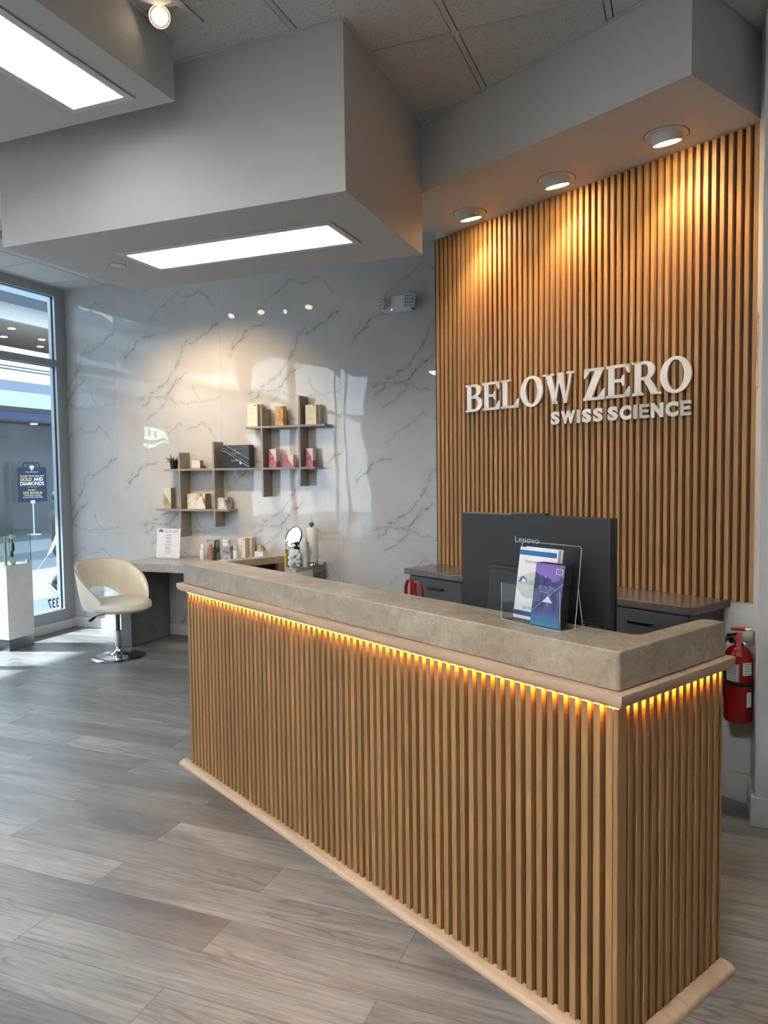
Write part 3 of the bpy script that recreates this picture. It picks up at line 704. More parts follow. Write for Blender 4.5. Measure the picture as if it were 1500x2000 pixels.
# ================================================================= back cabinets
cb = thing('low_cabinet', 'slate grey low cabinet with brown-grey worktop under the slatted wall', 'cabinet', LR(-2.555, 3.2), AL)
MB().box(-.905, .915, -.145, .16, .09, .883).box(-.87, .88, -.10, .16, 0, .09).build('body', M['cab'], cb)
top = MB().prism([(-.945, -.172), (.945-.05, -.172)]+arc(.945-.05, -.172+.05, .05, -90, 0, 6)[1:]+[(.945, .162), (-.945, .162)], 'z', .885, .920)
top.build('worktop', M['cabtop'], cb, bevel=.002)
for k in range(4):
    x0 = -.905+k*.455; x1 = x0+.455
    for z0, z1 in ((.70, .878), (.40, .694), (.10, .394)):
        d = MB().box(x0+.002, x1-.002, -.163, -.145, z0, z1).build('drawer', M['cab'], cb, bevel=.002)
        cx = (x0+x1)/2
        if k == 0: cx = -.662
        if k == 3: cx = .695
        zc = z1-.058
        MB().box(cx-.062, cx+.062, -.187, -.180, zc-.007, zc+.007).box(cx-.060, cx-.048, -.182, -.163, zc-.005, zc+.005).box(cx+.048, cx+.060, -.182, -.163, zc-.005, zc+.005).build('drawer_handle', M['blackm'], d, bevel=.002)

# ================================================================= desktop computer
mo = thing('desktop_computer', 'charcoal all-in-one desktop computer seen from behind on the counter work surface', 'computer', LR(-1.573, 1.94, .75), AL)
mo_z = -.75
s = MB().prism([(-.305, 1.015+mo_z), (.305, 1.015+mo_z), (.305, 1.374+mo_z), (.066, 1.374+mo_z), (.058, 1.381+mo_z), (-.070, 1.381+mo_z), (-.078, 1.374+mo_z), (-.305, 1.374+mo_z)], 'y', -.040, -.012)
s.build('back_shell', M['monitor'], mo, bevel=.004)
MB().box(-.307, .307, -.012, -.004, 1.013+mo_z, 1.375+mo_z).build('bezel', M['monitor2'], mo, bevel=.002)
MB().box(-.298, .298, -.004, -.003, 1.04+mo_z, 1.366+mo_z).build('screen', M['black'], mo)
nk = MB().hull8([(-.175, -.085, 0.0), (.175, -.085, 0), (.16, .05, 0), (-.16, .05, 0), (-.150, -.062, 1.196+mo_z), (.150, -.062, 1.196+mo_z), (.15, -.040, 1.196+mo_z), (-.15, -.040, 1.196+mo_z)])
q = N('ribbed_black_plastic'); x_, y_, z_ = q.sep(q.co()); q.set(Base_Color=q.ramp(q.ma('ABSOLUTE', q.ma('SUBTRACT', q.ma('FRACT', q.ma('MULTIPLY', x_, 220)), .5)), [(.2, rgb(34,36,40)), (.4, rgb(62,64,70))]), Roughness=.5)
nk.build('stand_cover', q.m, mo, bevel=.003)
MB().box(-.153, .153, -.066, -.040, 1.190+mo_z, 1.200+mo_z).build('stand_cap', M['badge'], mo, bevel=.002).data.materials[0] = M['monitor']
b = MB(); add_text(b, 'Lenovo', -.058, .043, 1.2825+mo_z, 1.3035+mo_z, -.0405, offset=.01); b.build('logo', M['badge'], mo, smooth=False)
b = MB(); b.box(.205, .285, -.0408, -.0402, 1.012+mo_z, 1.056+mo_z, 0)
add_text(b, 'WARNING', .226, .274, 1.0445+mo_z, 1.0520+mo_z, -.0412, m=1); add_text(b, 'ELECTRIC SHOCK', .212, .278, 1.037+mo_z, 1.0405+mo_z, -.0412, m=1)
b.prism([(.212, 1.0445+mo_z), (.221, 1.0445+mo_z), (.2165, 1.0525+mo_z)], 'y', -.0412, -.0409, 1)
for x0, x1, z0, z1 in ((.205, .285, 1.0553, 1.0565), (.205, .206, 1.012, 1.056), (.284, .285, 1.012, 1.056)): b.box(x0, x1, -.0412, -.0402, z0+mo_z, z1+mo_z, 1)
b.build('warning_label', [M['black'], M['badge']], mo, smooth=False)

# scissors in a pen cup
pc = thing('pen_cup', 'dark pen cup behind the stone counter top, holding red scissors', 'pen cup', LR(-2.235, 1.985, .75), AL)
MB().lathe([(.036, 0), (.038, .11), (.035, .11), (.033, .004)], n=28).build('cup', M['black'], pc)
sc = thing('scissors', 'red-handled scissors standing handles up in a cup behind the counter', 'scissors', LR(-2.235, 1.985, .90), AL)
def loop(cx, cz, rx, rz_, tilt, n=22):
    return [(cx+rx*cos(2*pi*i/n)*cos(tilt)-rz_*sin(2*pi*i/n)*sin(tilt), 0, cz+rx*cos(2*pi*i/n)*sin(tilt)+rz_*sin(2*pi*i/n)*cos(tilt)) for i in range(n)]
MB().tube(loop(-.030, .142, .020, .040, -.14), .0055, closed=True).xf(Matrix.Scale(1.5, 4, (0, 1, 0))).build('handle', M['redp'], sc)
MB().tube(loop(.026, .142, .022, .036, .32), .0055, closed=True).xf(Matrix.Scale(1.5, 4, (0, 1, 0))).build('handle', M['redp'], sc)
MB().hull8([(-.012, -.002, -.12), (0, -.002, -.14), (0, .001, -.14), (-.012, .001, -.12), (-.016, -.002, .10), (.006, -.002, .10), (.006, .001, .10), (-.016, .001, .10)]).build('blade', M['chrome'], sc)
MB().hull8([(.012, .001, -.12), (0, .001, -.14), (0, .004, -.14), (.012, .004, -.12), (.018, .001, .10), (-.004, .001, .10), (-.004, .004, .10), (.018, .004, .10)]).build('blade', M['chrome'], sc)

# ================================================================= brochure holder and brochures
ANG = AL-.096; HO = Vector(LR(-1.529, 1.717, 1.065)); hx = Vector((cos(ANG), sin(ANG), 0)); hy = Vector((-sin(ANG), cos(ANG), 0))
bh = thing('brochure_holder', 'clear acrylic brochure holder standing on the stone counter top', 'brochure holder', tuple(HO), ANG)
Wd = .238; T = .0022
g = MB()
g.box(0, Wd, 0, T, .0, .113); g.box(0, Wd, 0, .062, 0, T)
g.hull8([(0, .062, T), (Wd, .062, T), (Wd, .062+T, T), (0, .062+T, T), (0, .090, .234), (Wd, .090, .234), (Wd, .090+T, .234), (0, .090+T, .234)])
g.build('pocket', M['acrylic'], bh, smooth=False)
for xx in (0, Wd-T):
    MB().prism([(0, 0), (.062, 0), (.075, .113), (0, .113)], 'x', xx, xx+T).build('side_wall', M['acrylic'], bh, smooth=False)
e = MB()
e.box(0, Wd, -.0004, 0, -.0, .0012).tube([(Wd, .062, .002), (Wd, .089, .227), (Wd-.006, .0915, .234), (.006, .0915, .234), (0, .089, .227), (0, .062, .002)], .0008, 6)
e.tube([(Wd, 0, .113), (Wd, 0, .001), (Wd, .062, .001), (Wd, .095, .001), (Wd, .076, .113)], .0008, 6).tube([(0, 0, .113), (0, 0, .001), (0, .062, .001), (0, .095, .001), (0, .076, .113)], .0006, 6)
e.build('polished_edge', M['edge'], bh)
def leaflet_stack(name, label, x0, w, y, th, h, tilt, n):
    o = HO+hx*x0+hy*y+Vector((0, 0, .0035)); t_ = thing(name, label, 'brochure', tuple(o), ANG)
    return t_
# white menu brochure (leans back)
wbr = leaflet_stack('brochure', 'white treatment menu brochure with blue bands, standing behind the purple ones', .008, .150, .040, .012, .216, 0, 1)
lean = Matrix.Rotation(radians(-9), 4, 'X')
wm = .158
MB().box(0, wm, 0, .011, 0, .218).box(.012, wm+.004, .012, .0155, .0, .221).xf(lean).build('pages', M['paper'], wbr)
c = MB(); yy = -.0006
c.box(.001, wm-.006, yy, 0, .194, .209, 0); c.box(.001, wm-.001, yy, 0, .010, .024, 1)
def fan(mb, pts, m, y=yy): mb.prism(pts, 'y', y, 0, m)
fan(c, [(.001, .095), (.001, .122), (.03, .134), (.07, .145), (.11, .150), (.151, .152), (.151, .078), (.11, .074), (.08, .067), (.05, .063), (.03, .068), (.012, .082)], 2, -.0004)
fan(c, [(.010+.017+.017*cos(radians(a)), .109+.019*sin(radians(a))) for a in range(0, 181, 15)], 0, -.0009)
for px in ((.018, .026, .036), (.026, .033, .043)): fan(c, [(px[0], .110), (px[1], .124), (px[2], .110)], 4, -.0012)
add_text(c, 'facial treatment menu', .028, .138, .172, .180, -.0008, m=3); add_text(c, 'BELOW ZERO', .054, .140, .106, .117, -.0012, m=3)
add_text(c, 'SWISS SCIENCE', .068, .128, .098, .103, -.0012, m=3); add_text(c, 'IN-CLINIC MENU', .062, .130, .088, .094, -.0012, m=3); add_text(c, 'our treatments', .036, .120, .030, .041, -.0008, m=3)
c.xf(lean).build('cover_print', [M['blue'], M['navy'], M['sage'], M['greyink'], M['paper']], wbr, smooth=False)
# purple brochures: a stack of leaflets, each a thing
q = N('purple_mountain_print'); x_, y_, z_ = q.sep(q.co())
n_ = q.noise(q.co((1, 1, .35)), 34, 5, .65); sky = q.ramp(q.mr(z_, 0, .18, 0, 1), [(.0, rgb(70,150,176)), (.12, rgb(84,116,164)), (.3, rgb(86,88,140)), (.62, rgb(96,84,150)), (.8, rgb(138,112,184)), (1, rgb(122,100,170))])
ridge = q.ma('ADD', .105, q.ma('ADD', q.ma('MULTIPLY', q.noise(q.comb(x_, 0, 0), 28, 5, .7), .085), q.ma('MULTIPLY', q.ma('ABSOLUTE', q.ma('SUBTRACT', x_, .068)), .42)))
rock = q.ramp(n_, [(.35, rgb(52,56,96)), (.6, rgb(84,88,136)), (.8, rgb(120,116,168))])
cc = q.mix(q.ma('MULTIPLY', q.ma('LESS_THAN', z_, q.ma('SUBTRACT', ridge, .02)), q.mr(z_, .02, .06, 0, 1)), sky, rock)
cc = q.mix(q.mr(q.ma('ABSOLUTE', q.ma('SUBTRACT', q.ma('ADD', q.ma('MULTIPLY', x_, .8), .045), q.ma('ADD', z_, q.ma('MULTIPLY', q.noise(q.co(), 60, 3), .012)))), 0, .0022, .8, 0), cc, rgb(216,150,206))
q.set(Base_Color=cc, Roughness=.2); PUR = q.m
for k in range(6):
    o = HO+hx*.117+hy*(.0040+k*.0052)+Vector((0, 0, .0035))
    if k == 0:
        pb = thing('brochure', 'purple brochure with a mountain night scene, front one of its stack in the holder', 'brochure', tuple(o), ANG, 'purple mountain brochures in the acrylic holder')
        lean2 = Matrix.Rotation(radians(-9), 4, 'X')
        MB().box(0, .112, 0, .0045, 0, .182).xf(lean2).build('pages', M['black'], pb)
        MB().box(.0005, .1115, -.0004, 0, .0005, .1815).xf(lean2).build('cover_print', PUR, pb, smooth=False)
        w_ = MB(); add_text(w_, 'BELOW ZERO', .020, .084, .106, .117, -.0008, m=0); add_text(w_, 'SWISS SCIENCE', .024, .060, .097, .101, -.0008, m=0)
        w_.prism([(.040, .070), (.078, .070), (.059, .089)], 'y', -.0008, -.0004, 1)
        w_.prism([(.056, .062), (.062, .062), (.059, .066)], 'y', -.0008, -.0004, 1)
        w_.box(.082, .106, -.0008, -.0004, .155, .170, 1).box(.084, .104, -.0010, -.0004, .157, .168, 2); add_text(w_, 'SWISS', .086, .102, .160, .165, -.0012, m=1)
        w_.xf(lean2).build('cover_lettering', [M['badge'], M['edge'], M['ink']], pb, smooth=False)
    else:
        c2 = pb.copy(); C.objects.link(c2); pg_ = [k_ for k_ in pb.children if k_.name.startswith('pages')][0].copy(); C.objects.link(pg_); pg_.parent = c2; c2.location = tuple(o); c2['label'] = 'purple brochure in the holder, one of those stacked behind the front one'
# ================================================================= wall shelves
def shelf_unit(label, boards, verts):
    x0 = min(b[0] for b in boards); z0 = min(v[1] for v in verts)
    t = thing('wall_shelf', label, 'shelf', (x0, 5.715, z0))
    for a, b, zt in boards: MB().box(a-x0, b-x0, -.075, .075, zt-.018-z0, zt-z0).build('shelf_board', M['shelf'], t, bevel=.001)
    for x, a, b in verts: MB().box(x-x0-.009, x-x0+.009, -.0755, .0745, a-z0, b-z0).build('upright', M['shelf'], t, bevel=.001)
    return t
shelf_unit('left, lower taupe cross-shaped wall shelf on the marble wall, holding the plant and black box', [(-4.522, -3.734, 1.205), (-4.425, -3.634, 1.572)], [(-4.251, .949, 1.721), (-3.880, 1.044, 1.811)])
shelf_unit('right, upper taupe cross-shaped wall shelf on the marble wall, holding the pink boxes', [(-3.633, -2.863, 1.572), (-3.538, -2.769, 1.931)], [(-3.377, 1.316, 2.086), (-3.009, 1.408, 2.177)])

def carton(name, label, x0, x1, yf, d, z0, z1, front, side=None, group=None, writing=True):
    t = thing(name, label, 'box', ((x0+x1)/2, yf+d/2, z0), 0, group)
    w, h = x1-x0, z1-z0
    b = MB().box(-w/2, w/2, -d/2, d/2, 0, h)
    b.bm.faces.ensure_lookup_table()
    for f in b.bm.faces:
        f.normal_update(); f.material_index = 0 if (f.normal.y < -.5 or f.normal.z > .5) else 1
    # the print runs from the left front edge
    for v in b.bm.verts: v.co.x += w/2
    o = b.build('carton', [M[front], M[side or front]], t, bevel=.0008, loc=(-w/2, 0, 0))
    if writing:
        c = MB(); y = -d/2-.0004; s = writing
        mk = lambda px, pz, pw, ph: c.box(px-pw/2, px+pw/2, y, y+.0003, pz-ph/2, pz+ph/2)
        mk(0, h*.80, min(.010, w*.08), min(.006, w*.05)); mk(0, h*.66, w*.40, h*.008); mk(0, h*.61, w*.26, h*.006)
        if h > .12:
            for k in range(3): mk(0, h*(.36-.035*k), w*.30, h*.005)
        c.build('printed_lines', M[writing if isinstance(writing, str) else 'greyink'], t, smooth=False)
        if front in ('cream', 'gold' if False else 'cream', 'art_gold', 'art_goldm', 'paper'):
            MB().box(w*.22 if front != 'art_goldm' else -w*.46, w*.40 if front != 'art_goldm' else -w*.36, y-.0001, y+.0002, h*.915, h*.955).build('security_tag', M['ink'], t, smooth=False)
    return t
F = 5.695
carton('product_box', 'tall beige box with gold wave alone at the left end of the lowest shelf', -4.474, -4.393, F, .065, 1.205, 1.398, 'art_beige', 'taupe')
carton('product_box', 'wide cream and gold marbled box on the lowest shelf between the two uprights', -4.212, -4.015, F, .085, 1.205, 1.343, 'art_goldm', 'taupe')
carton('product_box', 'white and dark grey marbled box at the right end of the lowest shelf', -3.894, -3.772, F-.02, .09, 1.205, 1.308, 'art_whitegrey', 'art_grey')
carton('product_box', 'small white box beside the potted plant on the left shelf unit', -4.152, -4.062, F, .055, 1.572, 1.648, 'paper', 'taupe')
MB().box(-.002, .084, -.0287, -.0279, .002, .012).build('pink_band', plain('pale_pink_band', (226,184,180), .5), [o for o in C.objects if o.get('label', '').startswith('small white box beside')][0], loc=(-.041, 0, 0))
carton('product_box', 'large black marbled box with white veins on the middle shelf', -3.822, -3.538, F-.01, .085, 1.572, 1.776, 'art_black', 'black', writing='badge')
o_ = [o for o in C.objects if o.get('label', '').startswith('large black marbled')][0]
MB().lathe([(.0, .0), (.012, 0), (.012, .001)], (.055, -.044, .045), 20, ax='y').build('round_seal', M['badge'], o_)
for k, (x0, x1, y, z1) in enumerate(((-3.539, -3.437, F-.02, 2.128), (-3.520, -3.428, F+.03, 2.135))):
    carton('product_box', ['tall cream box standing in front at the left end of the top shelf', 'cream box half hidden behind the tall cream one, left end of top shelf'][k], x0, x1, y, .045, 1.931, z1, 'cream', 'cream_shaded')
carton('product_box', 'gold foil box in the middle of the top shelf', -3.269, -3.193, F, .065, 1.931, 2.102, 'art_gold', 'art_gold')
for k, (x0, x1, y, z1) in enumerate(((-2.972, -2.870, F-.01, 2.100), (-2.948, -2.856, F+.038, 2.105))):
    carton('product_box', ['cream box right of the tallest upright, in front on the top shelf', 'cream box half hidden behind another at the right end of the top shelf'][k], x0, x1, y, .042, 1.931, z1, 'cream', 'cream_shaded')
carton('product_box', 'tall pink marbled box, left one between the right shelf uprights', -3.346, -3.270, F, .065, 1.572, 1.733, 'art_pink', 'art_pink', writing='edge')
carton('product_box', 'low wide pink marbled box between the right shelf uprights', -3.208, -3.102, F, .062, 1.572, 1.679, 'art_pink', 'art_pink', writing='edge')
carton('product_box', 'tall pink marbled box right of the last upright, alone at the shelf end', -2.984, -2.912, F, .065, 1.572, 1.731, 'art_pink', 'art_pink', writing='edge')

# potted plant
pl = thing('potted_plant', 'small spiky green plant in a black pot on the left shelf unit', 'plant', (-4.352, 5.70, 1.572))
MB().lathe([(.026, 0), (.030, .002), (.040, .068), (.042, .070), (.042, .078), (.038, .078), (.037, .066)], n=28).build('pot', M['black'], pl)
MB().lathe([(.0, .068), (.0372, .068)], n=20).build('soil', M['soil'], pl)
lf = MB()
for k in range(26):
    a = random.uniform(0, 2*pi); el = random.uniform(.15, 1.25); L = random.uniform(.06, .10)
    d = Vector((cos(a)*cos(el), sin(a)*cos(el)*.6, sin(el))); pts = []
    for i in range(6):
        f = i/5; pts.append(Vector((cos(a)*.012, sin(a)*.012, .070))+d*L*f+Vector((0, 0, -.03*f*f*cos(el))))
    lf.tube(pts, [.0024, .0034, .0034, .0028, .0018, .0005], 5)
lf.build('leaves', M['leaf'], pl)

# ================================================================= desk by the marble wall
dk = thing('desk', 'grey stone-look desk running along the marble wall behind the counter', 'desk', (-3.735, 5.5, 0))
dx = lambda x: x+3.735
MB().box(dx(-4.62), dx(-2.85), -.262, .285, .678, .750).build('desk_top', M['desk'], dk, bevel=.002)
MB().box(dx(-4.62), dx(-4.508), -.258, .284, 0, .678).build('leg_panel', [M['desk_shaded']], dk, bevel=.002)
MB().box(dx(-2.92), dx(-2.852), -.258, .284, 0, .678).build('leg_panel', [M['desk_shaded']], dk, bevel=.002)
ZT = .75
# menu card in a stand
mc = thing('menu_card', 'printed white menu in a clear stand at the left end of the desk', 'menu', (-4.373, 5.60, ZT))
MB().box(-.131, .131, -.002, .002, .004, .276).xf(Matrix.Rotation(radians(-6), 4, 'X')).build('sheet', M['paper'], mc)
w_ = MB(); y = -.0026
w_.prism([(-.085+.028*cos(radians(a)), .245+.024*sin(radians(a))) for a in range(0, 181, 20)], 'y', y, y+.0004, 1)
add_text(w_, 'BELOW ZERO', -.045, .110, .246, .262, y, m=0); add_text(w_, 'SWISS SCIENCE', -.020, .09, .236, .242, y, m=0)
random.seed(3); z = .222
for blk in (3, 3, 4, 3, 4, 2, 2):
    for i in range(blk):
        hw = random.uniform(.018, .045); w_.box(-hw, hw, y, y+.0003, z-.0022, z, 0); z -= .0062
    z -= .0085
    if z < .02: break
w_.xf(Matrix.Rotation(radians(-6), 4, 'X')).build('printing', [M['greyink'], M['blue']], mc, smooth=False)
MB().prism([(-.012, 0), (.055, 0), (.055, .003), (-.012, .003)], 'x', -.135, .135).box(-.135, .135, -.008, -.006, .0, .02).build('stand', M['acrylic'], mc, smooth=False)

def bottle(name, label, cat, x, y, prof, mats, ms=None, group=None, z=ZT, parts=()):
    t = thing(name, label, cat, (x, y, z), 0, group)
    for pn, pr, mt in parts: MB().lathe(pr, n=24).build(pn, M[mt], t)
    return t
bottle('serum_bottle', 'white serum bottle, leftmost of the products on the desk', 'bottle', -4.004, 5.62, None, None, parts=(('body', [(.022,0),(.024,.003),(.024,.085),(.020,.092),(.012,.094)], 'whitep'), ('cap', [(.015,.094),(.0155,.098),(.0155,.145),(.014,.147)], 'edge'), ('collar', [(.0165,.090),(.0165,.097)], 'label')))
carton('product_box', 'dark grey marbled box behind the white serum bottle on the desk', -3.995, -3.905, 5.675, .07, ZT, .927, 'art_grey', 'art_grey', writing=False)
bottle('lip_tube', 'slim rose-coloured tube with gold cap on the desk', 'tube', -3.912, 5.62, None, None, parts=(('body', [(.0135,0),(.0145,.003),(.0145,.118),(.012,.120)], 'rosegold'), ('cap', [(.010,.120),(.0105,.122),(.0105,.140),(.009,.142)], 'goldmetal')))
bottle('mascara_tube', 'slim pointed black tube on the desk beside the rose one', 'tube', -3.866, 5.61, None, None, parts=(('body', [(.0145,0),(.0155,.003),(.0155,.112),(.013,.118)], 'black'), ('cap', [(.009,.118),(.008,.126),(.004,.160),(.0015,.166)], 'black')))
carton('product_box', 'low grey marbled box on the desk carrying a white jar', -3.840, -3.735, 5.655, .09, ZT, .873, 'art_grey', 'art_grey', writing=False)
bottle('cream_jar', 'white cream jar on top of the low grey marbled box', 'jar', -3.800, 5.70, None, None, z=.873, parts=(('body', [(.034,0),(.037,.003),(.037,.034),(.034,.036)], 'edge'), ('lid', [(.038,.037),(.0385,.040),(.0385,.058),(.036,.060)], 'whitep')))
bottle('pump_bottle', 'slender white bottle with a silver band in front of the cream boxes', 'bottle', -3.640, 5.60, None, None, parts=(('body', [(.021,0),(.023,.003),(.023,.097),(.022,.099)], 'whitep'), ('band', [(.0232,.099),(.0232,.106)], 'chrome'), ('cap', [(.0205,.106),(.0205,.146),(.019,.148)], 'label')))
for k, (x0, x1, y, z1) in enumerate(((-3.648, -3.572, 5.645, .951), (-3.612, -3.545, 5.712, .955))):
    carton('product_box', ['tall cream box on the desk behind the slender white bottle', 'cream box hidden behind the tall cream box on the desk'][k], x0, x1, y, .055, ZT, z1, 'cream', 'cream_shaded')
carton('product_box', 'small white box on the desk with a glass jar on it', -3.462, -3.380, 5.620, .085, ZT, .840, 'paper', 'paper', writing='blue')
bottle('cream_jar', 'clear jar of peach cream with silver lid standing on the small white box', 'jar', -3.418, 5.665, None, None, z=.840, parts=(('body', [(.033,0),(.035,.003),(.035,.030),(.032,.032)], 'peach'), ('lid', [(.030,.032),(.033,.034),(.033,.050),(.031,.052)], 'chrome')))
# mirror
mi = thing('vanity_mirror', 'round silver-framed vanity mirror on the right end of the desk', 'mirror', (-3.006, 5.50, ZT), radians(-18))
ly = Matrix.Translation((0, 0, .236)) @ Matrix.Rotation(radians(-21), 4, 'X')
MB().lathe([(.0865, -.001), (.0865, .001)], n=48, ax='y').xf(ly).build('mirror_glass', M['mirror'], mi, smooth=False)
MB().lathe([(.086, -.006), (.092, -.006), (.094, 0), (.092, .008), (.060, .010), (.060, .002), (.086, .002)], n=48, ax='y', cap=False).xf(ly).build('mirror_frame', M['dchrome'], mi)
MB().tube([(0, .004, .145), (0, .004, .006)], .007).build('pole', M['chrome'], mi)
MB().lathe([(.065, 0), (.065, .004), (.055, .009), (.01, .012)], n=36).build('base', M['chrome'], mi)
# paper towel
pt = thing('paper_towel_holder', 'white paper towel roll on a chrome holder at the right end of the desk', 'paper towel holder', (-2.888, 5.60, ZT))
MB().lathe([(.098, 0), (.098, .004), (.090, .016), (.082, .018), (.02, .020)], n=44).build('base', M['chrome'], pt)
MB().tube([(0, 0, .018), (0, 0, .33)], .006).lathe([(.006, .318), (.013, .322), (.019, .332), (.020, .345), (.016, .353), (.006, .356)], n=24).build('rod', M['dchrome'], pt)
MB().lathe([(.018, .022), (.053, .022), (.0535, .024), (.0535, .309), (.0525, .311), (.019, .311)], n=44).build('paper_roll', plain('paper_towel', (232,229,222), .9), pt)
# cotton jar, cup, pump bottle, flower
cj = thing('cotton_jar', 'clear glass jar heaped with white cotton on the desk', 'jar', (-2.925, 5.36, ZT))
MB().lathe([(.064, 0), (.066, .004), (.066, .118), (.0635, .118), (.0635, .006), (.0, .006)], n=36).build('glass_jar', M['acrylic'], cj, smooth=True)
MB().lathe([(.068, 0), (.068, .008), (.064, .010)], n=36).build('metal_base', M['chrome'], cj)
random.seed(11)
ct_ = MB()
for k in range(46):
    a = random.uniform(0, 2*pi); rr = .044*math.sqrt(random.random()); z = random.uniform(.022, .118)
    ct_.ball((rr*cos(a), rr*sin(a), z), random.uniform(.014, .019), n=10)
for k in range(6):
    a = k; ct_.ball((.022*cos(a), .022*sin(a), .130), .018, n=10)
co_ = ct_.build('cotton_balls', plain('cotton', (236,236,236), .95), cj); co_['kind'] = 'stuff'
cp = bottle('white_canister', 'slim white canister behind the cotton jar', 'canister', -2.868, 5.42, None, None, parts=(('body', [(.026,0),(.0275,.003),(.0275,.196)], 'whitep'), ('lid', [(.033,.197),(.033,.206),(.030,.208)], 'edge')))
pb_ = thing('pump_dispenser', 'black-topped yellow oil dispenser behind the cotton jar', 'dispenser', (-2.945, 5.44, ZT))
MB().lathe([(.026, 0), (.028, .004), (.028, .125), (.014, .140)], n=24).build('body', plain('amber_liquid', (206,190,96), .15), pb_)
MB().lathe([(.024, .138), (.025, .141), (.025, .160), (.010, .162), (.010, .176), (.021, .178), (.021, .200), (.018, .203)], n=24).tube([(0, 0, .186), (-.040, -.004, .188), (-.052, -.005, .178)], .0065).build('pump', M['black'], pb_)
fv = thing('bud_vase', 'small gold vase with one white flower, left of the cotton jar', 'vase', (-3.020, 5.40, ZT))
MB().lathe([(.016, 0), (.020, .003), (.023, .03), (.012, .10), (.014, .128), (.020, .140), (.016, .142)], n=24).build('vase', M['goldmetal'], fv)
MB().tube([(0, 0, .12), (-.006, 0, .17), (-.004, 0, .19)], .002).build('stem', M['leaf'], fv)
fm = MB()
for k in range(9):
    a = k*.7; fm.ball((-.004+.008*cos(a), .008*sin(a), .200+.004*(k % 3)), .012, sz=1.3, n=10)
fm.build('flower', plain('white_petal', (238,236,226), .7), fv)

# emergency light
em = thing('emergency_light', 'white emergency light with two adjustable heads on the marble wall', 'emergency light', (-2.145, YB, 2.885))
MB().hull8([(-.122, -.062, -.058), (.122, -.062, -.058), (.128, 0, -.062), (-.128, 0, -.062), (-.105, -.058, .058), (.105, -.058, .058), (.112, 0, .062), (-.112, 0, .062)]).build('housing', M['whitep'], em, bevel=.006)
MB().lathe([(.004, 0), (.004, -.003)], (-.045, -.062, -.050), 12, ax='y').build('indicator_light', emis('red_led', (255,110,90), 6), em)
gridm = N('led_grid_lens'); v = gridm.co(); x_, y_, z_ = gridm.sep(v)
fx = gridm.ma('ABSOLUTE', gridm.ma('SUBTRACT', gridm.ma('FRACT', gridm.ma('MULTIPLY', x_, 46)), .5)); fz = gridm.ma('ABSOLUTE', gridm.ma('SUBTRACT', gridm.ma('FRACT', gridm.ma('MULTIPLY', z_, 38)), .5))
gridm.set(Base_Color=gridm.ramp(gridm.ma('MAXIMUM', fx, fz), [(.28, rgb(96,98,102)), (.4, rgb(206,208,210))]), Roughness=.25)
for s, rz_, tl in ((-1, -.95, .15), (1, -.18, .1)):
    R = Matrix.Translation((s*.118, -.075, .004)) @ Matrix.Rotation(rz_, 4, 'Z') @ Matrix.Rotation(tl, 4, 'Y')
    h = MB().prism([(-.052, -.05), (.052, -.05), (.055, -.045), (.055, .045), (.052, .05), (-.052, .05), (-.055, .045), (-.055, -.045)], 'y', -.018, .0).lathe([(.045, 0), (.038, .018), (.02, .03)], (0, 0, 0), 24, ax='y').xf(R)
    ho = h.build('lamp_head', M['whitep'], em, bevel=.002)
    l_ = MB().box(-.049, .049, -.0195, -.018, -.044, .044).build('lens', gridm.m, ho, smooth=False)
    l_.matrix_local = R
MB().tube([(-.14, -.02, -.03), (-.105, -.02, -.03)], .02).build('pivot', M['whitep'], em)

# smoke detector rim / sprinkler cover on the bulkhead
sd_ = thing('sprinkler_cover', 'round white sprinkler cover on the underside of the nearer boxed bulkhead', 'sprinkler cover', (-2.885, 3.335, 2.674))
MB().lathe([(.040, -.003), (.043, -.002), (.043, 0)], n=36).build('cover_plate', M['fixture'], sd_); MB().lathe([(.046, -.0006), (.046, 0)], n=36).build('painted_shadow', M['void'], sd_)  # dark disc under the plate paints its shadow line

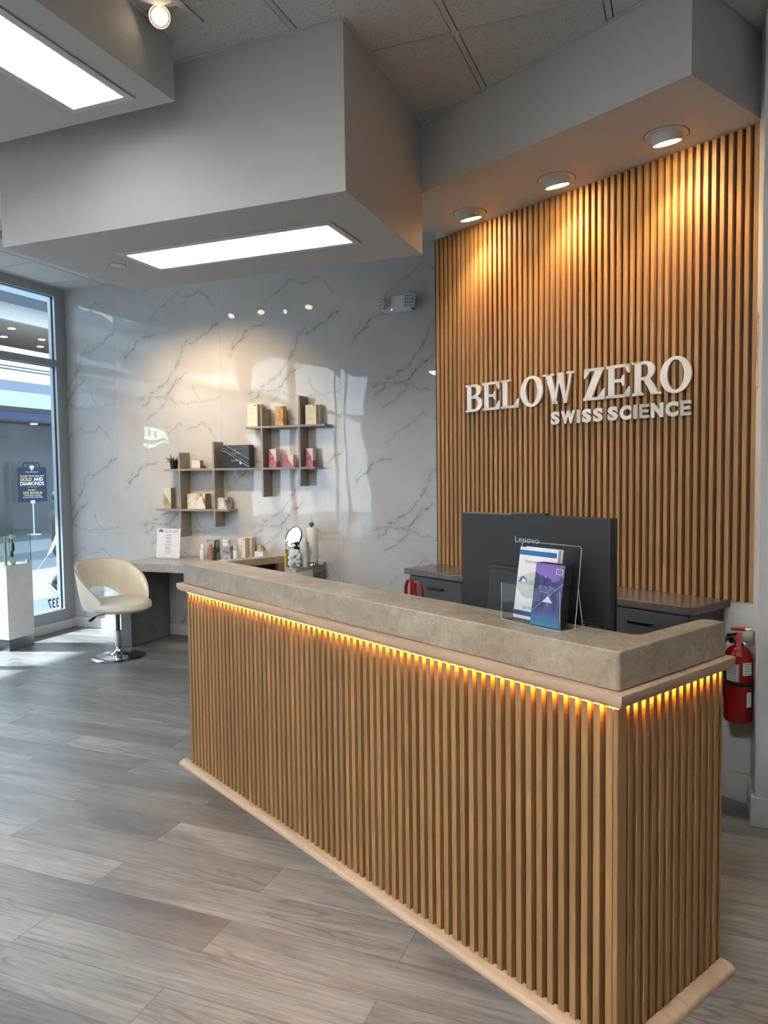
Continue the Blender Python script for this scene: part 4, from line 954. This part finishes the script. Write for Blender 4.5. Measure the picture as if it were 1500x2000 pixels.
# ================================================================= cream swivel chairs
def make_chair(label, loc, rz, group):
    t = thing('swivel_chair', label, 'chair', loc, rz, group)
    # base, gas column
    MB().lathe([(.222, 0), (.224, .003), (.218, .008), (.17, .016), (.10, .024), (.06, .034), (.04, .052), (.033, .075), (.031, .085)], n=64).build('base', M['chrome'], t)
    MB().lathe([(.0275, .08), (.0275, .215), (.030, .216), (.030, .222), (.022, .224)], n=32).build('column_sleeve', M['chrome'], t)
    MB().lathe([(.0175, .22), (.0175, .37)], n=24).build('gas_lift', M['dchrome'], t)
    MB().lathe([(.024, .36), (.045, .372), (.10, .385), (.10, .400)], n=28).build('seat_plate', M['black'], t)
    lv = MB().tube([(-.02, -.04, .372), (-.06, -.14, .366), (-.075, -.165, .352)], .0045).build('height_lever', M['dchrome'], t)
    MB().tube([(-.072, -.160, .355), (-.086, -.180, .338), (-.100, -.202, .322)], [.008, .013, .011]).build('lever_grip', M['black'], lv)
    # seat cushion
    st = MB()
    def sf(u, v):
        a = 2*pi*u
        R = .255 if cos(a) < 0 else .255+.035*cos(a)**2
        prof = [(0.0, .402), (.6, .402), (.88, .408), (1.0, .436), (.985, .466), (.93, .484), (.6, .496), (0, .500)]
        k = v*7; i = min(6, int(k)); f = k-i
        r_ = prof[i][0]*(1-f)+prof[i+1][0]*f; z = prof[i][1]*(1-f)+prof[i+1][1]*f
        return ((R*r_*cos(a)+.02*r_), R*r_*sin(a)*1.0, z - .012*max(0, cos(a))*r_)
    st.grid(sf, 40, 14, closeu=True).build('seat', M['leather'], t, sub=1)
    # wrap-round shell with an opening low at the back
    TH = 122
    def shell(side):
        def f(u, v):
            th = radians(-TH+2*TH*u); ath = abs(math.degrees(th))
            tt = max(0, (ath-30)/(TH-30)); top = .800-.31*tt**1.75
            e = max(0, (ath-104)/(TH-104))
            op = max(0, cos(radians(min(90, ath*90/62))))**.9
            low = .408+.165*op
            if ath > 104: low = low+.03*e**2; top = max(top, low+.05)
            z = low+(top-low)*v
            R = .250+.062*((z-.41)/.38)**.9 if z > .41 else .250
            off = side*.017*(1-.35*abs(2*v-1)**3)
            R += off
            x = -R*cos(th)-.022; y = R*sin(th)*.96
            return (x-.005+.0*v, y, z)
        return f
    mb = MB(); nu, nv = 64, 12
    O = [[mb.bm.verts.new(shell(1)(i/nu, j/nv)) for j in range(nv+1)] for i in range(nu+1)]
    I = [[mb.bm.verts.new(shell(-1)(i/nu, j/nv)) for j in range(nv+1)] for i in range(nu+1)]
    for i in range(nu):
        for j in range(nv):
            mb._f([O[i][j], O[i+1][j], O[i+1][j+1], O[i][j+1]], 0); mb._f([I[i][j+1], I[i+1][j+1], I[i+1][j], I[i][j]], 0)
        for j in (0, nv): mb._f([O[i][j], I[i][j], I[i+1][j], O[i+1][j]], 0)
    for i in (0, nu):
        for j in range(nv): mb._f([O[i][j], O[i][j+1], I[i][j+1], I[i][j]], 0)
    so = mb.build('backrest_shell', M['leather'], t, sub=1)
    for e in so.data.edges: e.use_edge_sharp = False
    # piping along the outer rim
    MB().tube([tuple(Vector(shell(1.0)(i/60, .985))+Vector((0, 0, .004))) for i in range(61)], .0035, 6).build('rim_piping', M['leather2'], so)
    MB().box(-.004, .004, -.0015, .0015, -.012, .012).build('brand_tag', M['recess'], so, loc=tuple(Vector(shell(1.05)(.012, .30))), rz=-.9)
    return t
ch = make_chair('cream leather swivel tub chair on a chrome disc base near the window', (-4.375, 4.925, 0), radians(-14), None)
c2 = copy_tree(ch); c2.location = (-2.90, 4.93, 0); c2.rotation_euler = (0, 0, radians(150)); c2['label'] = 'cream swivel chair mostly hidden behind the counter, only its back rim showing'

# ================================================================= display case on a pedestal
pd = thing('display_pedestal', 'white display pedestal with steel plinth at the left edge, by the window', 'pedestal', (-5.543, 4.885, 0))
MB().box(-.127, .127, -.132, .132, .0, .1).build('plinth', M['silver'], pd, bevel=.001)
MB().box(-.132, .132, -.139, .139, .1, .750).build('cabinet_body', M['white'], pd, bevel=.002)
g = thing('glass_case', 'clear glass display case on top of the white pedestal', 'display case', (-5.543, 4.885, .750))
gm = MB(); a, b, hh, T = .126, .133, .292, .004
for x0, x1, y0, y1 in ((-a, a, -b, -b+T), (-a, a, b-T, b), (-a, -a+T, -b+T, b-T), (a-T, a, -b+T, b-T)): gm.box(x0, x1, y0, y1, 0, hh)
gm.box(-a, a, -b, b, hh, hh+T); gm.build('glass_panels', M['caseglass'], g, smooth=False)
em_ = MB()
for x in (-a, a):
    for y in (-b, b): em_.box(x-.0018, x+.0018, y-.0018, y+.0018, 0, hh)
for y in (-b, b): em_.box(-a, a, y-.0015, y+.0015, hh-.001, hh+T+.001)
for x in (-a, a): em_.box(x-.0015, x+.0015, -b, b, hh-.001, hh+T+.001)
em_.build('glass_edge', M['gedge'], g)
MB().box(-.012, .012, -.008, .008, .0, .026).lathe([(.010, -.011), (.010, -.008)], (0, 0, .014), 16, ax='y').build('lock', M['chrome'], g, loc=(.110, .108, .0))
vs = thing('flower_vase', 'slim gold bottle in the glass case', 'vase', (-5.475, 4.80, .752))
MB().lathe([(.013, 0), (.014, .003), (.013, .16), (.010, .205), (.009, .245), (.011, .247)], n=24).build('bottle_body', plain('pale_gold', (214,206,170), .15, .6), vs)
fl2 = thing('artificial_flower', 'white flower with dark green leaves in the glass case', 'flower', (-5.445, 4.85, .752))
MB().tube([(0, 0, 0), (.004, 0, .12), (0, 0, .22)], .004).ball((.006, 0, .15), .022, sx=.6, sy=.6, sz=2.0, n=12).ball((-.010, 0, .09), .02, sx=.5, sy=.6, sz=1.8, n=12).build('stem', M['leaf'], fl2)
fm = MB()
for k in range(10): fm.ball((.012*cos(k*1.3), .012*sin(k*1.3), .238+.005*(k % 3)), .014, n=8)
fm.build('blossom', plain('white_silk_petal', (232,236,226), .7), fl2)
MB().ball((0, 0, .03), .03, sz=1.1).build('pot', M['whitep'], fl2)

# ================================================================= fire extinguisher and sign
fe = thing('fire_extinguisher', 'red fire extinguisher hanging on the white side wall right of the counter', 'fire extinguisher', (.243, 3.555, .412), radians(-20))
MB().lathe([(.046, 0), (.053, .004), (.0565, .014), (.0565, .275), (.054, .295), (.044, .318), (.030, .330), (.019, .334), (.017, .345)], n=48).build('cylinder', M['red'], fe)
MB().lathe([(.0572, .165), (.0576, .168), (.0576, .180), (.0572, .183)], n=48).build('strap', M['black'], fe)
lb = MB()
def curved(mb, a0, a1, z0, z1, m, r_=.0573, n=10):
    mb.grid(lambda u, v: (r_*sin(radians(a0+(a1-a0)*u)), -r_*cos(radians(a0+(a1-a0)*u)), z0+(z1-z0)*v), n, 1, m)
curved(lb, -38, 18, .186, .262, 0)
lb2 = MB(); curved(lb2, 34, 78, .215, .270, 1); lb3 = MB(); curved(lb3, 52, 80, .075, .140, 1)
for k in range(9): curved(lb, -34+3*(k % 2), 12-4*(k % 3), .254-.0062*k, .2558-.0062*k, 2, .0575)
for z0, z1 in ((.204, .212), (.192, .200)):
    curved(lb, -28, 12, z0-.001, z1+.001, 1, .0576)
    a = -26
    while a < 10: curved(lb, a, a+1.3, z0, z1, 2, .0578, 1); a += 2.6
for k in range(5): curved(lb2, 38, 70-5*(k % 2), .262-.010*k, .2645-.010*k, 2, .0575)
for l_ in (lb, lb2, lb3): l_.build('label', [M['label'], M['edge'], M['ink']], fe)
MB().lathe([(.016, .343), (.020, .348), (.020, .372), (.014, .376), (.014, .392)], n=20).build('valve', M['chrome'], fe)
MB().hull8([(-.045, -.010, .372), (.012, -.010, .380), (.012, .010, .380), (-.045, .010, .372), (-.050, -.010, .380), (.012, -.010, .392), (.012, .010, .392), (-.050, .010, .380)]).build('carry_handle', M['chrome'], fe)
MB().hull8([(-.034, -.011, .398), (.030, -.011, .400), (.030, .011, .400), (-.034, .011, .398), (-.030, -.011, .410), (.026, -.011, .415), (.026, .011, .415), (-.030, .011, .410)]).build('squeeze_lever', M['redp'], fe, bevel=.003)
MB().hull8([(-.004, -.026, .376), (.014, -.026, .376), (.014, -.022, .376), (-.004, -.022, .376), (.010, -.062, .300), (.032, -.062, .300), (.032, -.058, .300), (.010, -.058, .300)]).hull8([(-.004, -.026, .376), (.014, -.026, .376), (.014, -.022, .376), (-.004, -.022, .376), (-.004, -.012, .392), (.014, -.012, .392), (.014, -.008, .392), (-.004, -.008, .392)]).build('holding_strap', M['redp'], fe)
MB().box(.026, .050, -.004, .004, .402, .412).build('safety_tag', M['yellow'], fe, bevel=.001)
MB().lathe([(.013, 0), (.013, -.009)], (-.022, -.018, .358), 20, ax='y').build('gauge', M['chrome'], fe)
MB().tube([(-.018, 0, .362), (-.044, -.004, .366), (-.060, -.006, .340), (-.061, -.006, .280), (-.0600, -.006, .10)], .009).build('hose', M['black'], fe)
hk = MB().tube([(.062, .002, .345), (.062, .0, .405), (.048, -.004, .412), (.020, -.006, .405)], .003).tube([(.062, .002, .345), (.03, 0, .340), (.016, 0, .352)], .003).build('wall_hook', M['chrome'], fe)
fs = thing('fire_extinguisher_sign', 'narrow red and white fire extinguisher sign on the side wall by the slats', 'sign', (.305, 3.585, 1.857))
s = MB().box(-.003, 0, -.045, .045, 0, .285, 0)
for y0, y1, z0, z1 in ((-.045, -.039, 0, .285), (.039, .045, 0, .285), (-.045, .045, 0, .008), (-.045, .045, .277, .285)): s.box(-.0036, -.003, y0, y1, z0, z1, 1)
for k, chh in enumerate('FIRE'): add_text(s, chh, .030, .006, .250-.026*k, .268-.026*k, -.0036, m=1, plane='x')
for k, chh in enumerate('EXTINGUISHER'): add_text(s, chh, -.004, -.028, .256-.0165*k, .268-.0165*k, -.0036, m=1, plane='x')
s.prism([(.006, .145), (.030, .145), (.018, .115)], 'x', -.0036, -.003, 1).box(-.0036, -.003, .014, .022, .145, .168, 1)
s.build('sign_plate', [M['paper'], M['redp']], fs, smooth=False)
MB().prism([(-.022, .295), (.022, .295), (0, .325)], 'x', -.002, 0).build('arrow', M['redp'], fs, smooth=False)
# ================================================================= outside: the mall walk and the shops across it
def m_walk():
    q = N('mall_floor_tiles'); p = q.geo(); x, y, z = q.sep(p)
    b = q.ramp(q.mr(x, -17, -5, 0, 1), [(0, rgb(84,90,99)), (.215, rgb(140,147,156)), (.40, rgb(100,108,118)), (.505, rgb(134,142,152)), (.80, rgb(96,102,110))], 'CONSTANT')  # floor bands; the last one, by the window, is painted shade
    st = q.noise(q.mapv(p, (5.5, .35, 1)), 1.6, 3, .5)
    b = q.mix(q.mr(st, .42, .6, 0, .35), b, rgb(118,126,137))
    q.set(Base_Color=b, Roughness=.35); return q.m
struct('floor', MB().box(-26, XL-.12, -14, 32, -.08, -.002), m_walk())
M['fwhite'] = plain('white_fascia', (190,190,187), .5); M['fgrey'] = plain('blue_grey_fascia', (104,116,134), .5); M['fgreen'] = plain('pale_green_fascia', (158,170,170), .5)
M['fblack'] = plain('black_fascia', (14,18,20), .5); M['fblue'] = plain('blue_fascia', (16,34,84), .4); M['fwall'] = plain('grey_shop_wall', (68,72,78), .6); M['fdark'] = plain('dark_shop_front', (12,18,26), .3)
M['fceil'] = plain('taupe_ceiling', (170,162,154), .7); M['fline'] = plain('dark_reveal', (40,46,52), .6)
fa = struct('wall_facade', MB().box(-15.9, -15.4, -14, 32, 3.90, 4.72, 0).box(-15.9, -15.4, -14, 32, 3.645, 3.90, 1).box(-15.9, -15.4, -14, 32, 3.26, 3.645, 2).box(-15.9, -15.38, -14, 32, 3.146, 3.26, 3).box(-15.9, -15.4, -14, 32, 2.952, 3.146, 4)
     .box(-16.4, -15.4, -14, 32, 2.90, 2.952, 6).box(-16.4, -16.2, -14, 32, 0, 2.9, 5).box(-16.2, -16.17, 9.0, 14.45, 0, 2.53, 6).box(-15.4, -15.385, -14, 32, 4.24, 4.262, 7).box(-15.4, -15.385, -14, 32, 4.165, 4.187, 7).box(-24, -15.9, -14, 32, 4.5, 4.70, 0),
     [M['fwhite'], M['fgrey'], M['fgreen'], M['fblack'], M['fblue'], M['fwall'], M['fdark'], M['fline']])
struct('trim_7', MB().box(-16.14, -15.2, -14, 32, 6.0, 6.2, 1).box(-16.3, -16.14, -14, 32, 5.565, 6.2, 0).box(-19.44, -16.3, -14, 32, 5.565, 5.70, 2).box(-19.6, -19.44, -14, 32, 4.7, 5.7, 0).box(-10.1, -5.80, -14, 32, 6.0, 6.2, 1).box(-5.95, -5.82, -14, 32, 3.36, 6.0, 0),  # near ceiling slab is unseen, its edge placed to cut off the sun patch
     [M['fwhite'], M['fgrey'], M['fceil']])
lampm = emis('shop_downlight_glow', (255, 244, 226), 14)
for i, (x, y, z) in enumerate(((-18.2, 16.2, 5.56), (-17.6, 17.0, 5.56), (-18.6, 17.9, 5.56), (-17.0, 15.4, 5.56), (-15.8, 14.9, 2.898))):
    t = thing('shop_downlight', 'small bright downlight in the ceiling of the shops across the walkway', 'downlight', (x, y, z), 0, 'downlights of the shops across the walkway')
    MB().lathe([(.085, -.006), (.09, 0)], n=20).build('lens', lampm, t)
# illuminated sign across the walk, seen only as a reflection in the marble
t = thing('lit_shop_sign', 'glowing white shop sign across the walkway, mirrored in the marble wall', 'sign', (-15.37, 0, 0))
lm = emis('sign_glow', (214, 250, 244), 5)
LX = SIGN_Y0, SIGN_Y1, SIGN_Z0, SIGN_Z1 = -8.5, -6.95, 2.46, 2.93
random.seed(5); b = MB(); n = 9; wy = (SIGN_Y1-SIGN_Y0)/n; hh = SIGN_Z1-SIGN_Z0
for k in range(n):
    y0 = SIGN_Y0+k*wy+.02; y1 = y0+wy*.72; zc = SIGN_Z0+.16+.05*sin(pi*(k+.5)/n); h = .26
    b.box(0, .03, y0, y0+.035, zc, zc+h)
    if k % 3 != 1: b.box(0, .03, y0, y1, zc+h-.035, zc+h)
    if k % 2: b.box(0, .03, y1-.035, y1, zc, zc+h)
    if k % 3: b.box(0, .03, y0, y1, zc, zc+.035)
    b.box(0, .03, y0+.02, y1, SIGN_Z0+.0, SIGN_Z0+.07)
b.build('glowing_face', lm, t)

# poster on a stand
ps = thing('poster_stand', 'navy poster on a white pole advertising gold and diamonds, outside the window', 'poster', (-15.7, 14.68, 0), radians(47))
MB().box(-.345, .345, -.012, .0, .86, 1.76).build('poster', plain('navy_poster', (15,25,60), .4), ps)
b = MB(); y = -.0135
def tx(s, w, z0, z1, m=0, off=0, cx=0): add_text(b, s, cx-w/2, cx+w/2, z0, z1, y, m=m, offset=off)
b.prism([(-.03, 1.70), (.03, 1.70), (0, 1.665)], 'y', y, y+.001, 0); tx('THE DIAMOND', .30, 1.625, 1.650)
tx('HIGHEST PRICES PAID FOR', .56, 1.515, 1.550, 0, .01); tx('GOLD', .27, 1.405, 1.495, 1, .03, -.145); tx('AND', .22, 1.405, 1.495, 0, .03, .145)
tx('DIAMONDS', .56, 1.29, 1.385, 0, .015); b.box(-.12, .12, y, y+.001, 1.245, 1.25, 0); tx('Plus GET A', .20, 1.15, 1.185, 0, .01); tx('25% BONUS', .46, 1.065, 1.125, 1, .03)
tx('WHEN USED TOWARD', .40, 1.015, 1.043, 0, .01); tx('AN IN-STORE PURCHASE', .46, .965, .993, 0, .01)
b.build('poster_lettering', [plain('poster_white', (230,234,240), .5), plain('poster_gold', (216,196,90), .5)], ps, smooth=False)
MB().tube([(0, .0, .86), (0, 0, .02)], .016).lathe([(.17, 0), (.17, .015), (.03, .03)], n=24).box(-.05, .05, -.02, .01, .82, .90).box(-.05, .05, -.02, .01, 1.72, 1.80).build('stand', plain('white_stand_metal', (216,222,230), .3), ps)
MB().tube([(-.20, .02, 1.74), (-.17, .02, 1.88), (.17, .02, 1.88), (.20, .02, 1.74)], .022).tube([(.04, .02, 1.74), (.06, .02, 1.83), (.12, .02, 1.80)], .018).tube([(-.10, .02, 1.76), (-.06, .02, 1.83), (.0, .02, 1.80)], .014).build('iron_scroll', M['black'], ps)

# ================================================================= the passer-by
def skin(name, V, E, mat, parent, sub=2, root=0):
    me = bpy.data.meshes.new(name); me.from_pydata([v[:3] for v in V], E, []); me.materials.append(mat)
    o = bpy.data.objects.new(name, me); C.objects.link(o); o.parent = parent
    m = o.modifiers.new('skin', 'SKIN'); m.use_smooth_shade = True
    for i, v in enumerate(V):
        sv_ = me.skin_vertices[0].data[i]; rr = v[3]; sv_.radius = rr if isinstance(rr, tuple) else (rr, rr); sv_.use_root = (i == root)
    s_ = o.modifiers.new('sub', 'SUBSURF'); s_.levels = sub; s_.render_levels = sub
    dg = bpy.context.evaluated_depsgraph_get(); me2 = bpy.data.meshes.new_from_object(o.evaluated_get(dg))
    me2.name = name; o.modifiers.clear(); o.data = me2
    for p in me2.polygons: p.use_smooth = True
    return o
pe = thing('person', 'person in dark t-shirt and trousers walking past outside the window, holding a leash', 'person', (-7.2, 7.12, 0))
# local: +y is the walking direction, +x towards the shop
def ch_(pts, base, V, E, link=None):
    idx = []
    for i, p in enumerate(pts):
        V.append(p); idx.append(len(V)-1)
        if i: E.append((idx[-2], idx[-1]))
    if link is not None: E.append((link, idx[0]))
    return idx
V, E = [], []
tor = ch_([(0, .0, .70, .085), (0, .0, .82, .080), (0, .005, .94, .085), (0, .01, 1.04, .080), (0, .015, 1.10, .035), (0, .03, 1.15, .036)], 0, V, E)
hd = ch_([(0, .035, 1.20, .062), (0, .03, 1.265, .078), (0, .025, 1.32, .055)], 0, V, E, tor[-1])
ra = ch_([(.10, .005, 1.045, .040), (.135, -.045, .97, .034), (.15, -.12, .885, .028), (.155, -.20, .77, .024), (.155, -.27, .655, .017), (.152, -.30, .615, .019)], 0, V, E, tor[3])
la_ = ch_([(-.10, .005, 1.045, .040), (-.135, .06, .95, .034), (-.15, .12, .87, .028), (-.15, .22, .79, .023), (-.145, .28, .75, .017), (-.14, .31, .735, .019)], 0, V, E, tor[3])
rl = ch_([(.065, .0, .66, .062), (.07, .05, .50, .052), (.07, .055, .40, .042), (.068, -.06, .29, .036), (.066, -.185, .205, .026)], 0, V, E, tor[0])
ll = ch_([(-.065, .01, .66, .062), (-.07, .12, .50, .052), (-.07, .18, .40, .042), (-.068, .23, .24, .036), (-.066, .27, .10, .026)], 0, V, E, tor[0])
for hnd, sgn, dv in ((ra[-1], 1, Vector((0, -.02, -.04))), (la_[-1], -1, Vector((0, .035, .004)))):
    h = Vector(V[hnd][:3])
    for k in range(4):
        o = Vector((0, (k-1.5)*.009 if sgn > 0 else 0, (0 if sgn > 0 else (k-1.5)*.009)))
        L = (.040, .046, .043, .034)[k]/.045
        ch_([tuple(h+o+dv*.5)+(.0062,), tuple(h+o+dv*.9*L+Vector((-.008*sgn, 0, 0)))+(.0058,), tuple(h+o+dv*1.05*L+Vector((-.026*sgn, .006, .004)))+(.0052,)], 0, V, E, hnd)
    ch_([tuple(h+Vector((-.012*sgn, .016, -.008)))+(.0068,), tuple(h+Vector((-.022*sgn, .020, -.026)))+(.0056,)], 0, V, E, hnd)
body = skin('body', V, E, M['skin'], pe, 1)
# ears and nose on the head
MB().ball((.074, .02, 1.262), .016, sx=.4, n=12).ball((-.074, .02, 1.262), .016, sx=.4, n=12).ball((0, .112, 1.25), .012, sz=1.4, n=12).build('ears_and_nose', M['skin'], pe)
# hair: a cap over the skull
hm = MB()
hm.grid(lambda u, v: (.086*cos(2*pi*u)*sin(.02+v*1.95 if sin(2*pi*u) < .2 else .02+v*1.25), .020+.092*sin(2*pi*u)*sin(.02+v*1.95 if sin(2*pi*u) < .2 else .02+v*1.25), 1.272+.092*cos(.02+v*1.95 if sin(2*pi*u) < .2 else .02+v*1.25)), 32, 10, closeu=True)
hm.build('hair', M['hair'], pe)
V, E = [], []
tor = ch_([(0, -.002, .66, (.125, .088)), (0, .0, .78, (.112, .088)), (0, .005, .92, (.118, .090)), (0, .01, 1.03, (.110, .078)), (0, .015, 1.085, (.055, .05))], 0, V, E)
ch_([(.095, .005, 1.045, .056), (.132, -.04, .975, .050), (.146, -.09, .915, .050)], 0, V, E, tor[3])
ch_([(-.095, .005, 1.045, .056), (-.132, .05, .965, .050), (-.146, .10, .905, .050)], 0, V, E, tor[3])
skin('t_shirt', V, E, M['cloth'], pe, 2, 0)
V, E = [], []
tor = ch_([(0, .0, .76, (.105, .085)), (0, .0, .69, (.108, .092))], 0, V, E)
ch_([(.068, .0, .62, .078), (.072, .05, .50, .068), (.072, .058, .40, .060), (.070, -.06, .29, .054), (.067, -.188, .197, .046)], 0, V, E, tor[1])
ch_([(-.068, .01, .62, .078), (-.072, .12, .50, .068), (-.072, .18, .40, .060), (-.070, .23, .24, .054), (-.067, .270, .088, .046)], 0, V, E, tor[1])
skin('trousers', V, E, M['denim'], pe, 2, 0)
q = N('patterned_trainer'); q.set(Base_Color=q.ramp(q.noise(q.co(), 26, 2), [(.42, rgb(36,40,42)), (.5, rgb(90,96,88)), (.56, rgb(196,200,190))], 'CONSTANT'), Roughness=.7); SH = q.m
def shoe(loc, pitch):
    m_ = Matrix.Translation(loc) @ Matrix.Rotation(pitch, 4, 'X')
    s_ = MB()
    def f(u, v):
        a = 2*pi*u; L = -.055+.215*v; sn = math.sin(pi*min(1, max(0, .02+v*.96))); w = .038*sn**.4; top = (.09-.05*max(0, (v-.25)/.75)**.8)*(.35+.65*sn**.3)
        return (w*cos(a), L, .010+top*.5+top*.5*sin(a)*min(1, sn*4))
    s_.grid(f, 20, 12, closeu=True)
    s_.bm.verts.ensure_lookup_table(); s_.xf(m_); so = s_.build('trainer', SH, pe)
    bmv = MB().prism([(-.036, -.05), (.036, -.05), (.040, .06), (.034, .13), (.012, .165), (-.012, .165), (-.034, .13), (-.040, .06)], 'z', 0, .020).xf(m_).build('sole', M['edge'], so, bevel=.004)
shoe(Vector((.066, -.235, .150)), radians(-46)); shoe(Vector((-.066, .27, .0)), 0)
tag(MB().tube([(-7.048, 6.80, .60), (-7.04, 6.77, .565), (-7.045, 6.70, .50), (-7.05, 6.60, .40), (-7.05, 6.48, .28), (-7.05, 6.36, .20)], .004, 6).build('leash', M['greyink']), 'thin grey leash running down from the walking person\'s hand', 'leash')

# ================================================================= daylight
w = bpy.data.worlds.new('sky'); S.world = w; w.use_nodes = True
bg = w.node_tree.nodes['Background']; bg.inputs[0].default_value = (.76, .88, 1.0, 1); bg.inputs[1].default_value = SKY
sun = bpy.data.lights.new('sun', 'SUN'); sun.energy = SUN; sun.angle = radians(1.2); sun.color = (.88, .96, 1.0)
so = bpy.data.objects.new('sun', sun); C.objects.link(so)
e = radians(47); so.rotation_euler = Vector((cos(e)*.945, cos(e)*.327, -sin(e))).to_track_quat('-Z', 'Y').to_euler()

# ================================================================= camera
cam = bpy.data.cameras.new('camera'); co = bpy.data.objects.new('camera', cam); C.objects.link(co)
cam.sensor_fit = 'HORIZONTAL'; cam.sensor_width = 36; cam.lens = 36*1455.213/1500
r_ = Vector((.9291, .3692, -.0125)); 
pitch, roll, yaw = radians(3.06537), radians(-.71899), radians(21.69629)
fw = Vector((-sin(yaw)*cos(pitch), cos(yaw)*cos(pitch), -sin(pitch))); rt = Vector((cos(yaw), sin(yaw), 0)); up = rt.cross(fw)
X_ = rt*cos(roll)+up*sin(roll); Y_ = up*cos(roll)-rt*sin(roll)
co.matrix_world = Matrix(((X_.x, Y_.x, -fw.x, 0), (X_.y, Y_.y, -fw.y, 0), (X_.z, Y_.z, -fw.z, 1.52), (0, 0, 0, 1)))
cam.clip_start = .05; cam.clip_end = 200
S.camera = co
S.view_settings.view_transform = 'Standard'; S.view_settings.look = 'None'; S.view_settings.exposure = EXPO; S.view_settings.gamma = 1
S.view_settings.use_curve_mapping = False
S.cycles.use_denoising = True; S.cycles.max_bounces = 8; S.cycles.diffuse_bounces = 4; S.cycles.glossy_bounces = 4; S.cycles.transparent_max_bounces = 16
S.cycles.sample_clamp_indirect = 6; S.cycles.caustics_reflective = False; S.cycles.caustics_refractive = False
